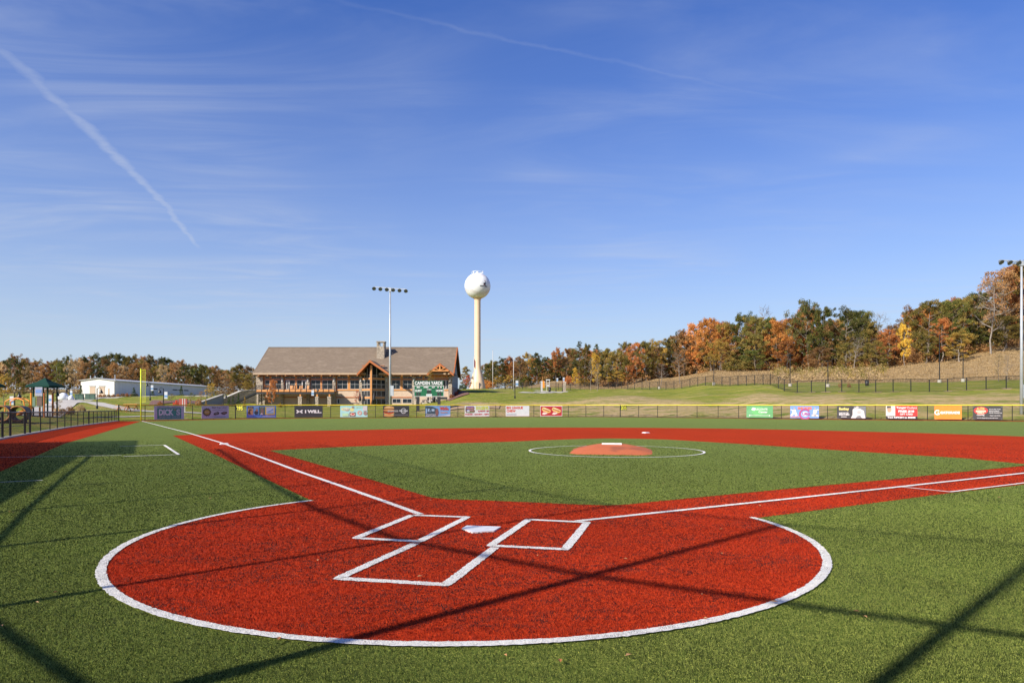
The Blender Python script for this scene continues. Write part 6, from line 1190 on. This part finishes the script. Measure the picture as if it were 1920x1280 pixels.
# leaves blown onto the turf
def fallen():
    b = MB(); r = random.Random(5)
    for i in range(46):
        Y = 4 + 12 * r.random() ** 1.4; X = r.uniform(-.75, .75) * Y; a = r.random() * 6.28; s = r.uniform(.015, .035); z = .03 + r.random() * .012
        b.face([(X + s * math.cos(a), Y + s * math.sin(a), z), (X - s * .5 * math.sin(a), Y + s * .5 * math.cos(a), z + .008), (X - s * math.cos(a), Y - s * math.sin(a), z), (X + s * .5 * math.sin(a), Y - s * .5 * math.cos(a), z + .006)])
    tag(b.build('fallen_leaves', fibre_mat('dead_leaf', (.4, .16, .06), (.62, .42, .22), .8, 0)), 'small dead leaves blown onto the foreground turf', 'leaves', kind='stuff')
fallen()
# tall dry grass on the hillside
def dry_grass():
    r = np.random.default_rng(21); n = 110000; px = r.uniform(1010, 2000, n); D = r.uniform(112, 200, n); hf = np.interp(px, [1000, 1060, 1190, 1250, 1350, 1443, 1500, 1600, 1750, 1900], [196, 190, 176, 158, 134, 118, 140, 129, 118, 115]); k = (D > hf) & (D < hf + 62); px, D = px[k], D[k]; X = (px - 960) / FPX * D; Z = terrain(X, D); m = len(X)
    a = r.random(m) * 6.283; h = r.uniform(.08, .32, m); w = r.uniform(.03, .08, m); v = np.empty((m, 3, 3)); v[:, 0] = np.stack([X - np.cos(a) * w, D - np.sin(a) * w, Z - .05], 1); v[:, 1] = np.stack([X + np.cos(a) * w, D + np.sin(a) * w, Z - .05], 1); v[:, 2] = np.stack([X + r.normal(0, .15, m), D + r.normal(0, .15, m), Z + h], 1)
    me = bpy.data.meshes.new('dry_grass'); me.vertices.add(3 * m); me.vertices.foreach_set('co', v.ravel()); me.loops.add(3 * m); me.loops.foreach_set('vertex_index', np.arange(3 * m)); me.polygons.add(m); me.polygons.foreach_set('loop_start', np.arange(m) * 3); me.update(); me.validate()
    me.materials.append(fibre_mat('dry_grass_blades', (.27, .18, .08), (.43, .31, .16), .9)); tag(add('dry_grass', me), 'tall dry tan grass on the hillside below the woods', 'grass', kind='stuff')
dry_grass()
# left woods
PL = ([-60, 0, 20, 40, 60, 80, 100, 120, 140, 160, 180, 200, 215, 240, 265, 290, 310, 330, 350, 370, 390, 410, 430, 450, 470, 500, 560], [676, 673, 669, 667, 674, 676, 673, 669, 667, 666, 664, 662, 662, 665, 666, 667, 671, 675, 677, 681, 681, 686, 687, 684, 683, 690, 700])
LC = ['rust', 'brown', 'olive', 'dark', 'brown', 'olive', 'green', 'olive', 'brown', 'dark', 'tan']
for r, (D0, st, drop) in enumerate(((252, 17, 6), (268, 18, 1), (284, 22, 3))):
    px = -50 + 6 * r
    while px < 545:
        tree(px, D0 + random.uniform(-5, 5), W(px, PL) + drop + random.uniform(-3, 9) * (1.6 if r == 0 else .8), random.choice(['oak', 'round', 'oak', 'tall']), 'dark' if (190 < px < 235 and r) else random.choice(LC), random.uniform(26, 36), ('front', 'second', 'back')[r] + ' row', group='trees of the left woods'); px += st * random.uniform(.75, 1.25)
thicket('undergrowth', 'brown undergrowth along the foot of the left woods', 330, lambda r: (r.uniform(-60, 545), 247 + r.uniform(0, 26), 6.), np.random.default_rng(6), LEAF['brown'], 1.8, .26)
for px, D, top, kd, cl, w, lb_ in ((8, 96, 700, 'tall', 'gold', 26, 'tall golden tree beside the cut-off canopy'), (40, 104, 716, 'round', 'olive', 26, 'olive tree left of the shade canopy'), (88, 100, 727, 'young', 'brown', 20, 'thin brown tree right of the play tower'), (105, 72, 745, 'young', 'tan', 15, 'thin tan sapling right of the shade canopy'), (152, 140, 722, 'cone', 'shrub', 10, 'conical evergreen at the left corner of the shed'), (420, 150, 712, 'bare', 'tan', 26, 'bare grey tree left of the lodge roof'), (395, 160, 718, 'round', 'gold', 22, 'golden tree at the right end of the shed'), (398, 140, 724, 'young', 'olive', 18, 'young olive tree right of the shed'), (438, 170, 716, 'round', 'brown', 26, 'brown tree left of the lodge stair'), (462, 165, 714, 'tall', 'gold', 24, 'golden tree tucked behind the lodge stair'),
      (510, 121, 713, 'round', 'rust', 25, 'rusty orange tree in front of the left end of the deck'), (669, 121, 730, 'young', 'red', 13, 'slender reddish tree left of the prow window'), (808, 120, 690, 'young', 'gold', 17, 'thin golden tree in front of the entrance gable'), (321, 105, 737, 'young', 'olive', 13, 'young olive tree in the mulch bed'), (358, 108, 735, 'young', 'green', 14, 'young green tree on the slope before the shed'), (378, 112, 732, 'young', 'brown', 14, 'young brown tree on the slope left of the wall'), (447, 121, 737, 'cone', 'shrub', 8, 'small conical evergreen before the stone wall, right one'), (429, 120, 743, 'cone', 'shrub', 8, 'small conical evergreen before the stone wall, left one'), (437, 121, 742, 'cone', 'shrub', 7, 'small conical evergreen before the stone wall, middle one'), (459, 122, 742, 'cone', 'gold', 7, 'small yellowish conical shrub by the deck stair'),
      (356.5, 95, 749, 'cone', 'gold', 5, 'yellow green small conical shrub behind the fence near the red board'), (386, 100, 747, 'cone', 'gold', 6, 'yellow green conical shrub by the sloping wall')):
    tree(px, D, top, kd, cl, w, group='single trees', lab=lb_)
for px, D, top, w, lb_ in ((251, 166, 726, 11, 'clipped conical shrub left on the shed side wall'), (286, 178, 728, 9, 'clipped conical shrub in the middle of the shed side wall'), (340, 196, 723, 9, 'clipped conical shrub right on the shed side wall')): tree(px, D, top, 'cone', 'shrub', w, group='clipped shrubs along the shed', lab=lb_, cat='shrub')
for i in range(9): px = 187 + 8.5 * i; D = 160 + (max(0, px - 214)) * .32; tree(px, D, 739.5, 'bush', 'brown' if i % 3 else 'rust', 8, group='low brown shrubs along the shed', lab='low brown shrub in the row along the shed wall', cat='shrub')
for px, D, top, w, cl, lb_ in ((300, 92, 750, 12, 'rust', 'rust shrub in the mulch bed behind the dark green banner'), (330, 96, 748, 12, 'red', 'red shrub in the mulch bed left of the red board'), (372, 104, 745, 12, 'brown', 'brown shrub on the slope before the wall'), (128, 74, 758, 22, 'brown', 'brown shrub by the curving path'), (150, 80, 756, 18, 'tan', 'tan grass shrub by the lamp post at the path'), (108, 70, 760, 18, 'tan', 'tan shrub right of the play tower'), (855, 133, 733, 9, 'red', 'small red shrub in the mulch by the entrance'), (847, 126, 739, 9, 'rust', 'rust shrub on the mulch slope'), (861, 140, 729, 10, 'brown', 'brown shrub at the top of the mulch slope'), (525, 118, 753, 8, 'gold', 'golden tuft at the foot of the rusty tree'), (1575, 112, 716, 7, 'brown', 'small brown shrub behind the fence near the pitcher banner'), (1592, 112, 716, 7, 'brown', 'second small brown shrub behind the pitcher banner')): tree(px, D, top, 'bush', cl, w, group='small shrubs', lab=lb_, cat='shrub')
# labels shared by look-alikes: tell them apart by their place in their small group, from left to right
ORD = ['leftmost', 'second from left', 'third from left', 'fourth from left', 'fifth from left', 'sixth from left', 'seventh from left', 'eighth from left', 'rightmost']
for lab, L in _lab.items():
    if len(L) > 1:
        for i, o in enumerate(sorted(L, key=lambda q: q.location.x / q.location.y)): o['label'] = f"{lab}, {ORD[min(i, 8)]}"
fibres()
